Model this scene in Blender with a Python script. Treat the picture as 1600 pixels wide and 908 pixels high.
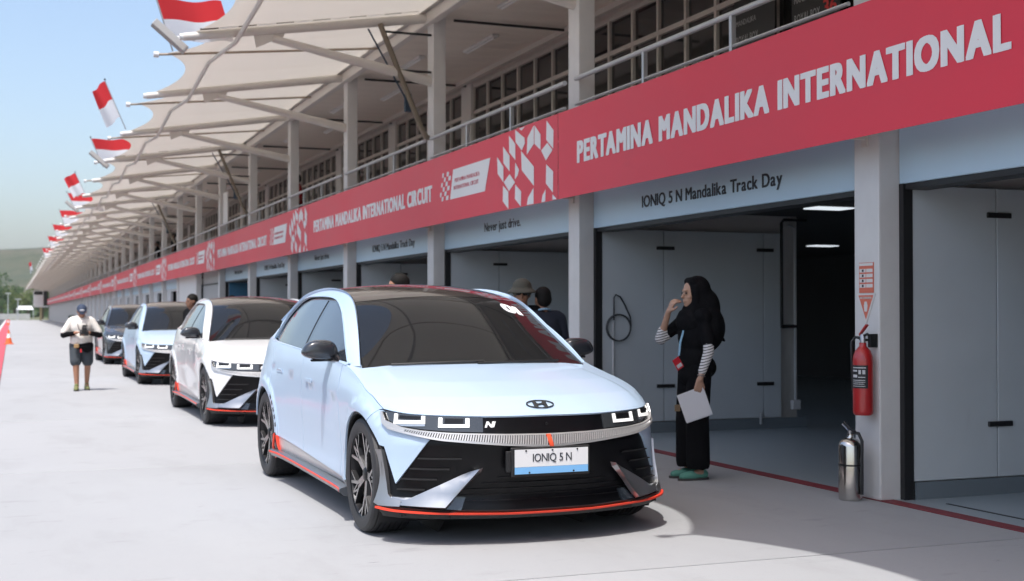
import bpy, bmesh, math, random
import numpy as np
from mathutils import Vector, Matrix

random.seed(7)
R = math.radians
scene = bpy.context.scene
for o in list(bpy.data.objects):
    bpy.data.objects.remove(o)
COL = scene.collection

# ---------------------------------------------------------------- camera
FPX, HCAM = 2000.0, 1.39
yaw = math.atan(782 / FPX)
pitch = math.atan(34 / FPX)
cam_d = bpy.data.cameras.new('camera')
cam = bpy.data.objects.new('camera', cam_d)
COL.objects.link(cam)
cam.location = (0, 0, HCAM)
fwd = Vector((math.sin(yaw) * math.cos(pitch), math.cos(yaw) * math.cos(pitch), math.sin(pitch)))
cam.rotation_euler = fwd.to_track_quat('-Z', 'Y').to_euler()
cam_d.sensor_width = 36.0
cam_d.lens = 36.0 * FPX / 1600
cam_d.clip_start = 0.05
cam_d.clip_end = 12000
cam_d.dof.use_dof = True
cam_d.dof.focus_distance = 7.7
cam_d.dof.aperture_fstop = 3.2
scene.camera = cam

# ---------------------------------------------------------------- light
SUN_EL = 66.5
SUN_AZ = (0.67, 0.742)            # horizontal direction in which shadows fall
az = Vector((SUN_AZ[0], SUN_AZ[1], 0)).normalized()
light_dir = Vector((az.x * math.cos(R(SUN_EL)), az.y * math.cos(R(SUN_EL)), -math.sin(R(SUN_EL))))
sun_d = bpy.data.lights.new('sun', 'SUN')
sun_d.energy = 2.65
sun_d.angle = R(0.53)
sun_d.color = (1.0, 0.97, 0.93)
sun = bpy.data.objects.new('sun', sun_d)
COL.objects.link(sun)
sun.rotation_euler = light_dir.to_track_quat('-Z', 'Y').to_euler()
sun.location = (-10, -6, 40)

world = bpy.data.worlds.new('World')
scene.world = world
world.use_nodes = True
wn = world.node_tree.nodes
wl = world.node_tree.links
wn.clear()
sky = wn.new('ShaderNodeTexSky')
sky.sky_type = 'NISHITA'
sky.sun_disc = False
sky.sun_elevation = R(SUN_EL)
sky.sun_rotation = math.atan2(-az.x, -az.y)
sky.air_density = 1.0
sky.dust_density = 3.2
sky.ozone_density = 1.0
bg = wn.new('ShaderNodeBackground')
bg.inputs['Strength'].default_value = 0.15
wo = wn.new('ShaderNodeOutputWorld')
wl.new(sky.outputs[0], bg.inputs[0])
wl.new(bg.outputs[0], wo.inputs[0])

scene.view_settings.view_transform = 'Standard'
scene.view_settings.look = 'None'
scene.view_settings.exposure = 0.72
scene.view_settings.gamma = 1.0
scene.view_settings.use_curve_mapping = False
scene.render.engine = 'CYCLES'


# ---------------------------------------------------------------- materials
MATS = {}


def mat(name, col, rough=0.5, metal=0.0, coat=0.0, spec=0.5, noise=None, bump=None, emit=None,
        coat_rough=0.03, stretch=None, trans=None, sheen=0.0, stains=None):
    if name in MATS:
        return MATS[name]
    m = bpy.data.materials.new(name)
    m.use_nodes = True
    nt = m.node_tree
    b = nt.nodes['Principled BSDF']
    b.inputs['Base Color'].default_value = (*col, 1)
    b.inputs['Roughness'].default_value = rough
    b.inputs['Metallic'].default_value = metal
    b.inputs['Coat Weight'].default_value = coat
    b.inputs['Coat Roughness'].default_value = coat_rough
    b.inputs['Specular IOR Level'].default_value = spec
    b.inputs['Sheen Weight'].default_value = sheen
    tc = None
    if noise or bump or stains:
        tc = nt.nodes.new('ShaderNodeTexCoord')
        mp = nt.nodes.new('ShaderNodeMapping')
        nt.links.new(tc.outputs['Object'], mp.inputs[0])
        if stretch:
            mp.inputs['Scale'].default_value = stretch
    last = None
    if noise:
        sc, amt = noise[0], noise[1]
        n = nt.nodes.new('ShaderNodeTexNoise')
        n.inputs['Scale'].default_value = sc
        n.inputs['Detail'].default_value = noise[2] if len(noise) > 2 else 6
        n.inputs['Roughness'].default_value = 0.62
        nt.links.new(mp.outputs[0], n.inputs['Vector'])
        cr = nt.nodes.new('ShaderNodeValToRGB')
        cr.color_ramp.elements[0].position = 0.3
        cr.color_ramp.elements[1].position = 0.7
        lo = [max(0, c * (1 - amt)) for c in col]
        hi = [min(1, c * (1 + amt)) for c in col]
        cr.color_ramp.elements[0].color = (*lo, 1)
        cr.color_ramp.elements[1].color = (*hi, 1)
        nt.links.new(n.outputs['Fac'], cr.inputs[0])
        last = cr.outputs[0]
        nt.links.new(last, b.inputs['Base Color'])
        rr = nt.nodes.new('ShaderNodeMapRange')
        rr.inputs[3].default_value = max(0.02, rough - 0.08)
        rr.inputs[4].default_value = min(1, rough + 0.08)
        nt.links.new(n.outputs['Fac'], rr.inputs[0])
        nt.links.new(rr.outputs[0], b.inputs['Roughness'])
    if stains:
        # (scale, threshold, colour, strength): separate blotches with a shape of their own
        for (sc, th, scol, st, strch) in stains:
            mp2 = nt.nodes.new('ShaderNodeMapping')
            mp2.inputs['Scale'].default_value = strch
            nt.links.new(tc.outputs['Object'], mp2.inputs[0])
            n = nt.nodes.new('ShaderNodeTexNoise')
            n.inputs['Scale'].default_value = sc
            n.inputs['Detail'].default_value = 8
            n.inputs['Roughness'].default_value = 0.65
            nt.links.new(mp2.outputs[0], n.inputs['Vector'])
            mr = nt.nodes.new('ShaderNodeMapRange')
            mr.inputs[1].default_value = th
            mr.inputs[2].default_value = th + 0.12
            mr.inputs[3].default_value = 0
            mr.inputs[4].default_value = st
            nt.links.new(n.outputs['Fac'], mr.inputs[0])
            mx = nt.nodes.new('ShaderNodeMixRGB')
            nt.links.new(mr.outputs[0], mx.inputs[0])
            if last:
                nt.links.new(last, mx.inputs[1])
            else:
                mx.inputs[1].default_value = (*col, 1)
            mx.inputs[2].default_value = (*scol, 1)
            last = mx.outputs[0]
            nt.links.new(last, b.inputs['Base Color'])
    if bump:
        n2 = nt.nodes.new('ShaderNodeTexNoise')
        n2.inputs['Scale'].default_value = bump[0]
        n2.inputs['Detail'].default_value = 5
        nt.links.new(mp.outputs[0], n2.inputs['Vector'])
        bp = nt.nodes.new('ShaderNodeBump')
        bp.inputs['Strength'].default_value = bump[1]
        bp.inputs['Distance'].default_value = bump[2] if len(bump) > 2 else 0.01
        nt.links.new(n2.outputs['Fac'], bp.inputs['Height'])
        nt.links.new(bp.outputs[0], b.inputs['Normal'])
    if emit:
        b.inputs['Emission Color'].default_value = (*emit[0], 1)
        b.inputs['Emission Strength'].default_value = emit[1]
    if trans:
        t = nt.nodes.new('ShaderNodeBsdfTranslucent')
        t.inputs[0].default_value = (*trans[0], 1)
        mx = nt.nodes.new('ShaderNodeMixShader')
        mx.inputs[0].default_value = trans[1]
        out = nt.nodes['Material Output']
        nt.links.new(b.outputs[0], mx.inputs[1])
        nt.links.new(t.outputs[0], mx.inputs[2])
        nt.links.new(mx.outputs[0], out.inputs[0])
    MATS[name] = m
    return m


# ---------------------------------------------------------------- mesh helpers
def link(o, parent=None):
    COL.objects.link(o)
    if parent is not None:
        o.parent = parent
    return o


def tag(o, label=None, cat=None, group=None, kind=None):
    if label:
        o['label'] = label
    if cat:
        o['category'] = cat
    if group:
        o['group'] = group
    if kind:
        o['kind'] = kind
    return o


def empty(name, loc=(0, 0, 0), rz=0.0):
    o = bpy.data.objects.new(name, None)
    o.empty_display_size = 0.1
    COL.objects.link(o)
    o.location = loc
    o.rotation_euler = (0, 0, rz)
    return o


def copy_tree(o, parent=None, remap=None):
    c = o.copy()
    COL.objects.link(c)
    c.parent = parent
    if remap and o.type == 'MESH':
        for i, sl in enumerate(o.material_slots):
            if sl.material and sl.material.name in remap:
                c.material_slots[i].link = 'OBJECT'
                c.material_slots[i].material = remap[sl.material.name]
    for ch in list(o.children):
        copy_tree(ch, c, remap)
    return c


class MB:
    def __init__(self):
        self.v = []
        self.f = []
        self.m = []
        self.cur = 0

    def add(self, vs, fs):
        n = len(self.v)
        self.v.extend([tuple(map(float, p)) for p in vs])
        for f in fs:
            self.f.append([i + n for i in f])
            self.m.append(self.cur)
        return self

    def box(self, x0, x1, y0, y1, z0, z1):
        vs = [(x, y, z) for z in (z0, z1) for y in (y0, y1) for x in (x0, x1)]
        fs = [(0, 2, 3, 1), (4, 5, 7, 6), (0, 1, 5, 4), (2, 6, 7, 3), (0, 4, 6, 2), (1, 3, 7, 5)]
        return self.add(vs, fs)

    def tube(self, pts, r, seg=10, cap=True):
        pts = [Vector(p) for p in pts]
        n = len(pts)
        rs = r if isinstance(r, (list, tuple)) else [r] * n
        tans = []
        for i in range(n):
            a = pts[max(i - 1, 0)]
            b = pts[min(i + 1, n - 1)]
            tans.append((b - a).normalized())
        ref = Vector((0, 0, 1)) if abs(tans[0].z) < 0.9 else Vector((1, 0, 0))
        u = tans[0].cross(ref).normalized()
        vs = []
        for i in range(n):
            t = tans[i]
            u = (u - t * u.dot(t)).normalized()
            w = t.cross(u)
            for k in range(seg):
                a = 2 * math.pi * k / seg
                vs.append(pts[i] + (u * math.cos(a) + w * math.sin(a)) * rs[i])
        fs = []
        for i in range(n - 1):
            for k in range(seg):
                k2 = (k + 1) % seg
                fs.append((i * seg + k, i * seg + k2, (i + 1) * seg + k2, (i + 1) * seg + k))
        if cap:
            fs.append(tuple(range(seg))[::-1])
            fs.append(tuple((n - 1) * seg + k for k in range(seg)))
        return self.add(vs, fs)

    def lathe(self, prof, seg=24, axis='z', org=(0, 0, 0), cap=True, a0=0.0, a1=2 * math.pi):
        # prof: list of (r, h)
        full = abs(a1 - a0 - 2 * math.pi) < 1e-6
        ns = seg if full else seg + 1
        vs = []
        for (r, h) in prof:
            for k in range(ns):
                a = a0 + (a1 - a0) * k / seg
                c, s = r * math.cos(a), r * math.sin(a)
                if axis == 'z':
                    p = (c, s, h)
                elif axis == 'x':
                    p = (h, c, s)
                else:
                    p = (s, h, c)
                vs.append((p[0] + org[0], p[1] + org[1], p[2] + org[2]))
        fs = []
        for i in range(len(prof) - 1):
            for k in range(seg):
                k2 = (k + 1) % ns
                fs.append((i * ns + k, i * ns + k2, (i + 1) * ns + k2, (i + 1) * ns + k))
        if cap and full:
            if prof[0][0] > 1e-5:
                fs.append(tuple(range(ns))[::-1])
            if prof[-1][0] > 1e-5:
                fs.append(tuple((len(prof) - 1) * ns + k for k in range(ns)))
        return self.add(vs, fs)

    def prism(self, poly, fn0, fn1):
        # poly: 2D list; fn0/fn1 map (a,b)->3D for the two end faces
        n = len(poly)
        vs = [fn0(*p) for p in poly] + [fn1(*p) for p in poly]
        fs = [tuple(range(n))[::-1], tuple(range(n, 2 * n))]
        for i in range(n):
            j = (i + 1) % n
            fs.append((i, j, n + j, n + i))
        return self.add(vs, fs)

    def grid(self, P):
        # P: nu x nv x 3
        nu, nv = len(P), len(P[0])
        vs = [P[i][j] for i in range(nu) for j in range(nv)]
        fs = [(i * nv + j, (i + 1) * nv + j, (i + 1) * nv + j + 1, i * nv + j + 1) for i in range(nu - 1) for j in range(nv - 1)]
        return self.add(vs, fs)

    def build(self, name, m, parent=None, smooth=None, bevel=0.0, weld=False, solid=0.0):
        me = bpy.data.meshes.new(name)
        me.from_pydata(self.v, [], self.f)
        ms = m if isinstance(m, (list, tuple)) else [m]
        for q in ms:
            me.materials.append(q)
        if len(ms) > 1:
            for p, i in zip(me.polygons, self.m):
                p.material_index = i
        bm = bmesh.new()
        bm.from_mesh(me)
        if weld:
            bmesh.ops.remove_doubles(bm, verts=bm.verts, dist=1e-4)
        if solid:
            bmesh.ops.recalc_face_normals(bm, faces=bm.faces)
            bmesh.ops.solidify(bm, geom=bm.faces, thickness=solid)
        bmesh.ops.recalc_face_normals(bm, faces=bm.faces)
        if bevel:
            ed = [e for e in bm.edges if len(e.link_faces) == 2 and e.calc_face_angle(0) > 0.5]
            bmesh.ops.bevel(bm, geom=ed, offset=bevel, segments=1 if bevel < 0.012 else 2, affect='EDGES', profile=0.6)
        bm.to_mesh(me)
        bm.free()
        if smooth:
            me.shade_smooth()
            me.set_sharp_from_angle(angle=R(smooth))
        o = bpy.data.objects.new(name, me)
        return link(o, parent)


def bx(name, m, parent, x0, x1, y0, y1, z0, z1, bevel=0.0):
    return MB().box(x0, x1, y0, y1, z0, z1).build(name, m, parent, bevel=bevel)


def clone(o, parent=None, loc=None, rot=None, scale=None):
    c = o.copy()
    COL.objects.link(c)
    c.parent = parent
    if loc is not None:
        c.location = loc
    if rot is not None:
        c.rotation_euler = rot
    if scale is not None:
        c.scale = scale
    return c


GLY = {}


def glyph(ch):
    if ch not in GLY:
        cu = bpy.data.curves.new('glyph', 'FONT')
        cu.body = ch
        cu.size = 1.0
        cu.extrude = 0.5
        cu.resolution_u = 4
        o = bpy.data.objects.new('glyph', cu)
        COL.objects.link(o)
        dg = bpy.context.evaluated_depsgraph_get()
        dg.update()
        me = o.evaluated_get(dg).to_mesh()
        v = np.array([tuple(p.co) for p in me.vertices])
        f = [list(p.vertices) for p in me.polygons]
        o.evaluated_get(dg).to_mesh_clear()
        COL.objects.unlink(o)
        bpy.data.objects.remove(o)
        bpy.data.curves.remove(cu)
        GLY[ch] = (v, f)
    return GLY[ch]


def text_geo(s, height=1.0, bold=0.0, width=None, spacing=1.0, extrude=0.0006):
    """geometry of a line of lettering, cap height = height, starting at x = 0; bold thickens every stroke"""
    k = height / 0.729
    V, F = [], []
    x = 0.0
    n = 0
    gap = .085 * spacing + bold * 1.1
    prev = ''
    kern = {'TA': .10, 'AT': .10, 'RT': .06, 'KA': .04, 'LA': .03, 'Tr': .06, 'IT': .02}
    for ch in s:
        x -= kern.get(prev + ch, 0)
        prev = ch
        if ch == ' ':
            x += .27 + bold * 1.5
            continue
        v, f = glyph(ch)
        v = v.copy()
        v[:, 0] += x - v[:, 0].min()
        x = v[:, 0].max() + gap
        offs = [(0, 0)]
        if bold:
            offs += [(bold, 0), (-bold, 0), (0, bold * .45), (0, -bold * .45), (bold, bold * .4), (-bold, bold * .4), (bold, -bold * .4), (-bold, -bold * .4), (bold * .5, 0), (-bold * .5, 0)]
        for i, (dx, dy) in enumerate(offs):
            w = v.copy()
            w[:, 0] += dx
            w[:, 1] += dy
            w[:, 2] = w[:, 2] * 2 * extrude + .00012 * i
            V.append(w)
            F += [[q + n for q in fc] for fc in f]
            n += len(w)
    V = np.concatenate(V)
    V[:, 0] -= V[:, 0].min()
    kx = k if width is None else width / V[:, 0].max()
    V[:, 0] *= kx
    V[:, 1] *= k
    return V, F


def lettering(name, s, height, frame, m, parent, **kw):
    """frame(x,y,z)->world point (z is the outward normal)"""
    v, f = text_geo(s, height, **kw)
    mb = MB()
    mb.add([frame(*p) for p in v], f)
    return mb.build(name, m, parent)
def pchip(x,y):
    x=np.asarray(x,float);y=np.asarray(y,float)
    if y.ndim==1: y=y[:,None];sq=True
    else: sq=False
    h=np.diff(x)[:,None];d=np.diff(y,axis=0)/h
    m=np.zeros_like(y);m[0]=d[0];m[-1]=d[-1]
    if len(x)>2:
        w1=2*h[1:]+h[:-1];w2=h[1:]+2*h[:-1]
        ok=(d[:-1]*d[1:])>0
        with np.errstate(all='ignore'):
            hm=(w1+w2)/(w1/d[:-1]+w2/d[1:])
        m[1:-1]=np.where(ok,hm,0)
    def f(q):
        q=np.atleast_1d(np.asarray(q,float));qc=np.clip(q,x[0],x[-1])
        i=np.clip(np.searchsorted(x,qc)-1,0,len(x)-2)
        hh=h[i];t=((qc-x[i])[:,None])/hh
        r=(y[i]*(1+2*t)*(1-t)**2+m[i]*hh*t*(1-t)**2+y[i+1]*t*t*(3-2*t)+m[i+1]*hh*t*t*(t-1))
        return r[:,0] if sq else r
    return f
PLAN=np.array([(0,.06),(.07,.0604),(.25,.072),(.45,.112),(.62,.175),(.76,.26),(.87,.385),(.935,.535),(.963,.70),(.97,.86),(.962,1.1),(.948,1.35),(.942,1.6),(.942,2.5),(.946,3.1),(.957,3.45),(.972,3.85),(.962,4.12),(.925,4.38),(.84,4.56),(.65,4.665),(.35,4.71),(0,4.72)])
SS=np.concatenate([[0],np.cumsum(np.hypot(*np.diff(PLAN,axis=0).T))])
_pl=pchip(SS,PLAN)
SMAX=SS[-1]
ZL=[.15,.20,.30,.40,.50,.60,.68,.77,.86,.94,1.02,1.10,1.20]
def s_x(x): return float(np.interp(x,PLAN[:10,0],SS[:10]))
_yy=PLAN[5:20,1];_sy=SS[5:20]
def s_y(y): return float(np.interp(y,_yy,_sy))
def y_s(s): return float(np.interp(s,_sy,_yy))
FC=[-.03,.0,-.02,-.015,-.005,0,-.03,-.055,-.09,-.14,-.2,-.3,-.4]
RC=[-.06,-.03,0,.01,.0,-.01,-.02,-.035,-.05,-.065,-.08,-.10,-.15]
ST=[(0,FC),(s_x(.45),[-.03,.0,-.02,-.015,-.005,0,-.025,-.05,-.09,-.14,-.2,-.3,-.4]),
(s_x(.76),[-.02,.03,.0,.0,.0,0,-.02,-.04,-.08,-.13,-.2,-.28,-.35]),
(s_x(.90),[.0,.055,.035,.015,.005,0,-.01,-.03,-.07,-.12,-.2,-.25,-.3]),
(s_y(.62),[.0,.02,.015,.008,.004,0,0,-.012,-.05,-.10,-.16,-.2,-.3]),
(s_y(.84),[-.02,0,0,0,0,0,0,0,-.02,-.06,-.12,-.18,-.25]),
(s_y(1.2),[-.05,-.03,-.005,-.01,-.01,-.005,0,0,-.01,-.035,-.075,-.12,-.17]),
(s_y(1.6),[-.08,-.05,-.01,-.015,-.012,-.006,0,.003,0,-.012,-.03,-.06,-.10]),
(s_y(2.5),[-.08,-.05,-.01,-.018,-.015,-.008,0,.003,.003,-.005,-.018,-.04,-.08]),
(s_y(3.3),[-.08,-.05,-.005,-.012,-.01,-.004,0,.002,0,-.008,-.02,-.04,-.075]),
(s_y(3.85),[-.02,0,0,0,0,0,0,0,-.008,-.025,-.045,-.065,-.10]),
(s_y(4.3),[-.03,0,0,0,0,0,-.003,-.01,-.025,-.045,-.065,-.085,-.12]),
(SS[20],RC),(SMAX,RC)]
_dS=pchip([a for a,b in ST],np.array([b for a,b in ST]))
AXF,AXR,AZ=.85,3.87,.363
def Doff(s,z):
    cols=_dS(s)              # n x nz
    zq=np.clip(z,ZL[0],ZL[-1]); out=np.empty(len(s))
    zl=np.array(ZL)
    # per-row pchip in z: do smooth (catmull) interpolation
    i=np.clip(np.searchsorted(zl,zq)-1,0,len(zl)-2)
    h=zl[i+1]-zl[i];t=(zq-zl[i])/h;r=np.arange(len(s))
    def slope(j):
        j0=np.clip(j-1,0,len(zl)-1);j1=np.clip(j+1,0,len(zl)-1)
        a=(cols[r,j]-cols[r,j0])/np.maximum(zl[j]-zl[j0],1e-9);b=(cols[r,j1]-cols[r,j])/np.maximum(zl[j1]-zl[j],1e-9)
        m=np.where(a*b>0,2*a*b/np.where(np.abs(a+b)<1e-12,1,a+b),0)
        m=np.where(j==0,b,m);m=np.where(j==len(zl)-1,a,m);return m
    m0=slope(i);m1=slope(i+1);y0=cols[r,i];y1=cols[r,i+1]
    return y0*(1+2*t)*(1-t)**2+m0*h*t*(1-t)**2+y1*t*t*(3-2*t)+m1*h*t*t*(t-1)
def sm(a,b,x):
    t=np.clip((x-a)/(b-a),0,1);return t*t*(3-2*t)
def W(s,z,off=0.):
    s=np.atleast_1d(np.asarray(s,float));z=np.atleast_1d(np.asarray(z,float))
    sg=np.where(s<0,-1.,1.);a=np.abs(s)
    p=_pl(a);e=1e-3
    t=_pl(np.minimum(a+e,SMAX))-_pl(np.maximum(a-e,0));t/=np.linalg.norm(t,axis=1)[:,None]
    n=np.stack([t[:,1],-t[:,0]],1)
    d=Doff(a,z)+off
    y=p[:,1]
    # arch flares
    for ax in (AXF,AXR):
        r=np.hypot(y-ax,z-AZ)
        side=sm(.45,.60,y) if ax==AXF else 1
        d=d+side*np.where((y>.3)&(y<4.5),.016*(1-sm(.455,.50,r)),0)
    # door creases: hollow between two diagonals
    k1=z-(.80+.066*(y-1.5))
    m=sm(1.45,1.75,y)*(1-sm(3.45,3.75,y))
    d=d-m*.011*np.clip(1+k1/.24,0,1)*(1-sm(-.004,.010,k1))
    q=p+n*d[:,None]
    return np.stack([q[:,0]*sg,q[:,1],z],1)


# ================================================================ the car
def spline(pts):
    P = np.array(pts, float)
    t = np.concatenate([[0], np.cumsum(np.linalg.norm(np.diff(P, axis=0), axis=1))])
    t /= t[-1]
    return splinet(t, P)


def splinet(t, P):
    t = np.asarray(t, float)
    P = np.asarray(P, float)
    n = len(t)
    h = np.diff(t)
    A = np.zeros((n, n))
    b = np.zeros((n, P.shape[1]))
    A[0, 0] = A[-1, -1] = 1
    for i in range(1, n - 1):
        A[i, i - 1] = h[i - 1]
        A[i, i] = 2 * (h[i - 1] + h[i])
        A[i, i + 1] = h[i]
        b[i] = 6 * ((P[i + 1] - P[i]) / h[i] - (P[i] - P[i - 1]) / h[i - 1])
    M = np.linalg.solve(A, b)

    def f(q):
        q = np.clip(np.atleast_1d(np.asarray(q, float)), t[0], t[-1])
        i = np.clip(np.searchsorted(t, q) - 1, 0, n - 2)
        hh = h[i][:, None]
        a = (t[i + 1] - q)[:, None]
        c = (q - t[i])[:, None]
        return (M[i] * a ** 3 + M[i + 1] * c ** 3) / (6 * hh) + (P[i] / hh - M[i] * hh / 6) * a + (P[i + 1] / hh - M[i + 1] * hh / 6) * c
    return f


def coons(c0, c1, d0, d1):
    # u in [0,1], v in [0,1]
    p00, p10 = c0(0.)[0], c0(1.)[0]
    p01, p11 = c1(0.)[0], c1(1.)[0]

    def f(u, v):
        u = np.atleast_1d(np.asarray(u, float))
        v = np.atleast_1d(np.asarray(v, float))
        U = u[:, None]
        V = v[:, None]
        return ((1 - V) * c0(u) + V * c1(u) + (1 - U) * d0(v) + U * d1(v)
                - ((1 - U) * (1 - V) * p00 + U * (1 - V) * p10 + (1 - U) * V * p01 + U * V * p11))
    return f


def normals(fn, u, v, e=2e-3):
    a = fn(u + e, v) - fn(u - e, v)
    b = fn(u, v + e) - fn(u, v - e)
    n = np.cross(a, b)
    return n / np.maximum(np.linalg.norm(n, axis=1), 1e-12)[:, None]


def area2(p):
    return sum(p[i][0] * p[(i + 1) % len(p)][1] - p[(i + 1) % len(p)][0] * p[i][1] for i in range(len(p))) / 2


def shrink(poly, g):
    if area2(poly) < 0:
        poly = poly[::-1]
    n = len(poly)
    out = []
    for i in range(n):
        p0, p1, p2 = (np.array(poly[(i + k - 1) % n], float) for k in range(3))
        a = p1 - p0
        b = p2 - p1
        a /= max(np.linalg.norm(a), 1e-9)
        b /= max(np.linalg.norm(b), 1e-9)
        na = np.array([-a[1], a[0]])
        nb = np.array([-b[1], b[0]])
        m = na + nb
        k = max(m @ m, 0.5)
        out.append(tuple(p1 + m * (2 * g / k)))
    return out


def panel(name, poly, fn, m, parent, step=0.05, off=0.0, rim=0.014, flip=False, gap=0.0):
    """a sheet cut from the surface fn(u,v) along a polygon in (u,v), with a folded edge"""
    if gap:
        poly = shrink(poly, gap)
    if area2(poly) < 0:
        poly = poly[::-1]
    sx, sy = step if isinstance(step, (tuple, list)) else (step, step)
    bm = bmesh.new()
    vs = [bm.verts.new((p[0], p[1], 0)) for p in poly]
    bm.faces.new(vs)
    bm.normal_update()
    bmesh.ops.triangulate(bm, faces=bm.faces[:], ngon_method='EAR_CLIP')
    P = np.array(poly)
    for ax, st in ((0, sx), (1, sy)):
        lo, hi = P[:, ax].min(), P[:, ax].max()
        k = math.ceil(lo / st + 1e-6)
        while k * st < hi - 1e-6:
            co = [0, 0, 0]
            no = [0, 0, 0]
            co[ax] = k * st
            no[ax] = 1
            bmesh.ops.bisect_plane(bm, geom=bm.verts[:] + bm.edges[:] + bm.faces[:], dist=1e-6, plane_co=co, plane_no=no)
            k += 1
    bmesh.ops.remove_doubles(bm, verts=bm.verts, dist=2e-6)
    bm.normal_update()
    bm.verts.ensure_lookup_table()
    for i, v in enumerate(bm.verts):
        v.index = i
    uv = np.array([(v.co.x, v.co.y) for v in bm.verts])
    faces = [[v.index for v in f.verts] if f.normal.z >= 0 else [v.index for v in f.verts][::-1] for f in bm.faces]
    bed = []
    for e in bm.edges:
        if len(e.link_faces) == 1:
            f = e.link_faces[0]
            a, b = e.verts[0].index, e.verts[1].index
            ids = [v.index for v in f.verts]
            if f.normal.z < 0:
                ids = ids[::-1]
            k = ids.index(a)
            if ids[(k + 1) % len(ids)] != b:
                a, b = b, a
            bed.append((a, b))
    bm.free()
    pos = fn(uv[:, 0], uv[:, 1])
    nor = normals(fn, uv[:, 0], uv[:, 1])
    if flip:
        nor = -nor
        faces = [f[::-1] for f in faces]
    pos = pos + nor * off
    V = [tuple(p) for p in pos]
    F = list(faces)
    LN = [tuple(nor[i]) for f in faces for i in f]
    if rim:
        low = {}
        for a, b in bed:
            for i in (a, b):
                if i not in low:
                    low[i] = len(V)
                    V.append(tuple(pos[i] - nor[i] * rim))
            on = np.cross(pos[b] - pos[a], nor[a])
            if flip:
                on = -on
            on = on / max(np.linalg.norm(on), 1e-9)
            F.append([b, a, low[a], low[b]] if not flip else [a, b, low[b], low[a]])
            LN += [tuple(on)] * 4
    me = bpy.data.meshes.new(name)
    me.from_pydata(V, [], F)
    me.materials.append(m)
    me.shade_smooth()
    me.normals_split_custom_set(LN)
    o = bpy.data.objects.new(name, me)
    return link(o, parent)


def band(name, zlo, zhi, s0, s1, m, parent, off, rim=.02, n=90):
    """a narrow strip that follows the wrapped body between two height curves"""
    ss = np.linspace(s0, s1, n)
    lo = np.array([zlo(s) for s in ss])
    hi = np.array([zhi(s) for s in ss])
    f = lambda z, o: [tuple(p) for p in W(ss, z, o)]
    mb = MB()
    mb.grid([f(hi, off - rim), f(hi, off), f(lo, off), f(lo, off - rim)])
    return mb.build(name, m, parent, smooth=40)


def mir(poly):
    return [(-a, b) for a, b in poly][::-1]


# heights of the upper edge of the wrapped body side, as a function of s
_zu = [(0, .763), (.22, .762), (.42, .763), (.62, .768), (.88, .776), (1.02, .787), (1.118, .798)] + \
      [(s_y(a), b) for a, b in [(.70, .868), (.95, .93), (1.2, .98), (1.45, 1.03), (1.6, 1.047), (2.5, 1.088), (3.5, 1.132), (4.0, 1.153), (4.3, 1.163)]] + [(SS[20], 1.14), (SMAX, 1.12)]
_zu = np.array(_zu)


def zU(s):
    return np.interp(np.abs(s), _zu[:, 0], _zu[:, 1])


def arch(ax, r, a0, a1, n=22):
    return [(s_y(ax + r * math.cos(R(a0 + (a1 - a0) * i / n))), AZ + r * math.sin(R(a0 + (a1 - a0) * i / n))) for i in range(n + 1)]


def zbelt(y):
    return 1.045 + (y - 1.5) * 0.0393


_gp = pchip([1.2, 1.5, 1.8, 2.5, 3.3, 3.9, 4.4], [.815, .850, .882, .90, .895, .865, .80])


def side_glass(sg):
    def f(y, z):
        y = np.atleast_1d(np.asarray(y, float))
        z = np.atleast_1d(np.asarray(z, float))
        d = z - 1.08
        x = _gp(y) - .46 * d - .25 * np.maximum(d, 0) ** 2
        return np.stack([sg * x, y, z], 1)
    return f


G1 = [(.83, 1.30, 1.005), (.765, 1.58, 1.17), (.715, 1.80, 1.30), (.655, 2.12, 1.461), (.622, 2.50, 1.54), (.612, 2.95, 1.570), (.606, 3.5, 1.558), (.60, 3.95, 1.517), (.60, 4.33, 1.435), (.69, 4.53, 1.29)]
G2yz = [(1.42, 1.005), (1.66, 1.15), (1.96, 1.305), (2.30, 1.43), (2.72, 1.497), (3.35, 1.512), (3.80, 1.475), (4.10, 1.345), (4.24, 1.22), (4.33, 1.150)]


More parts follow.
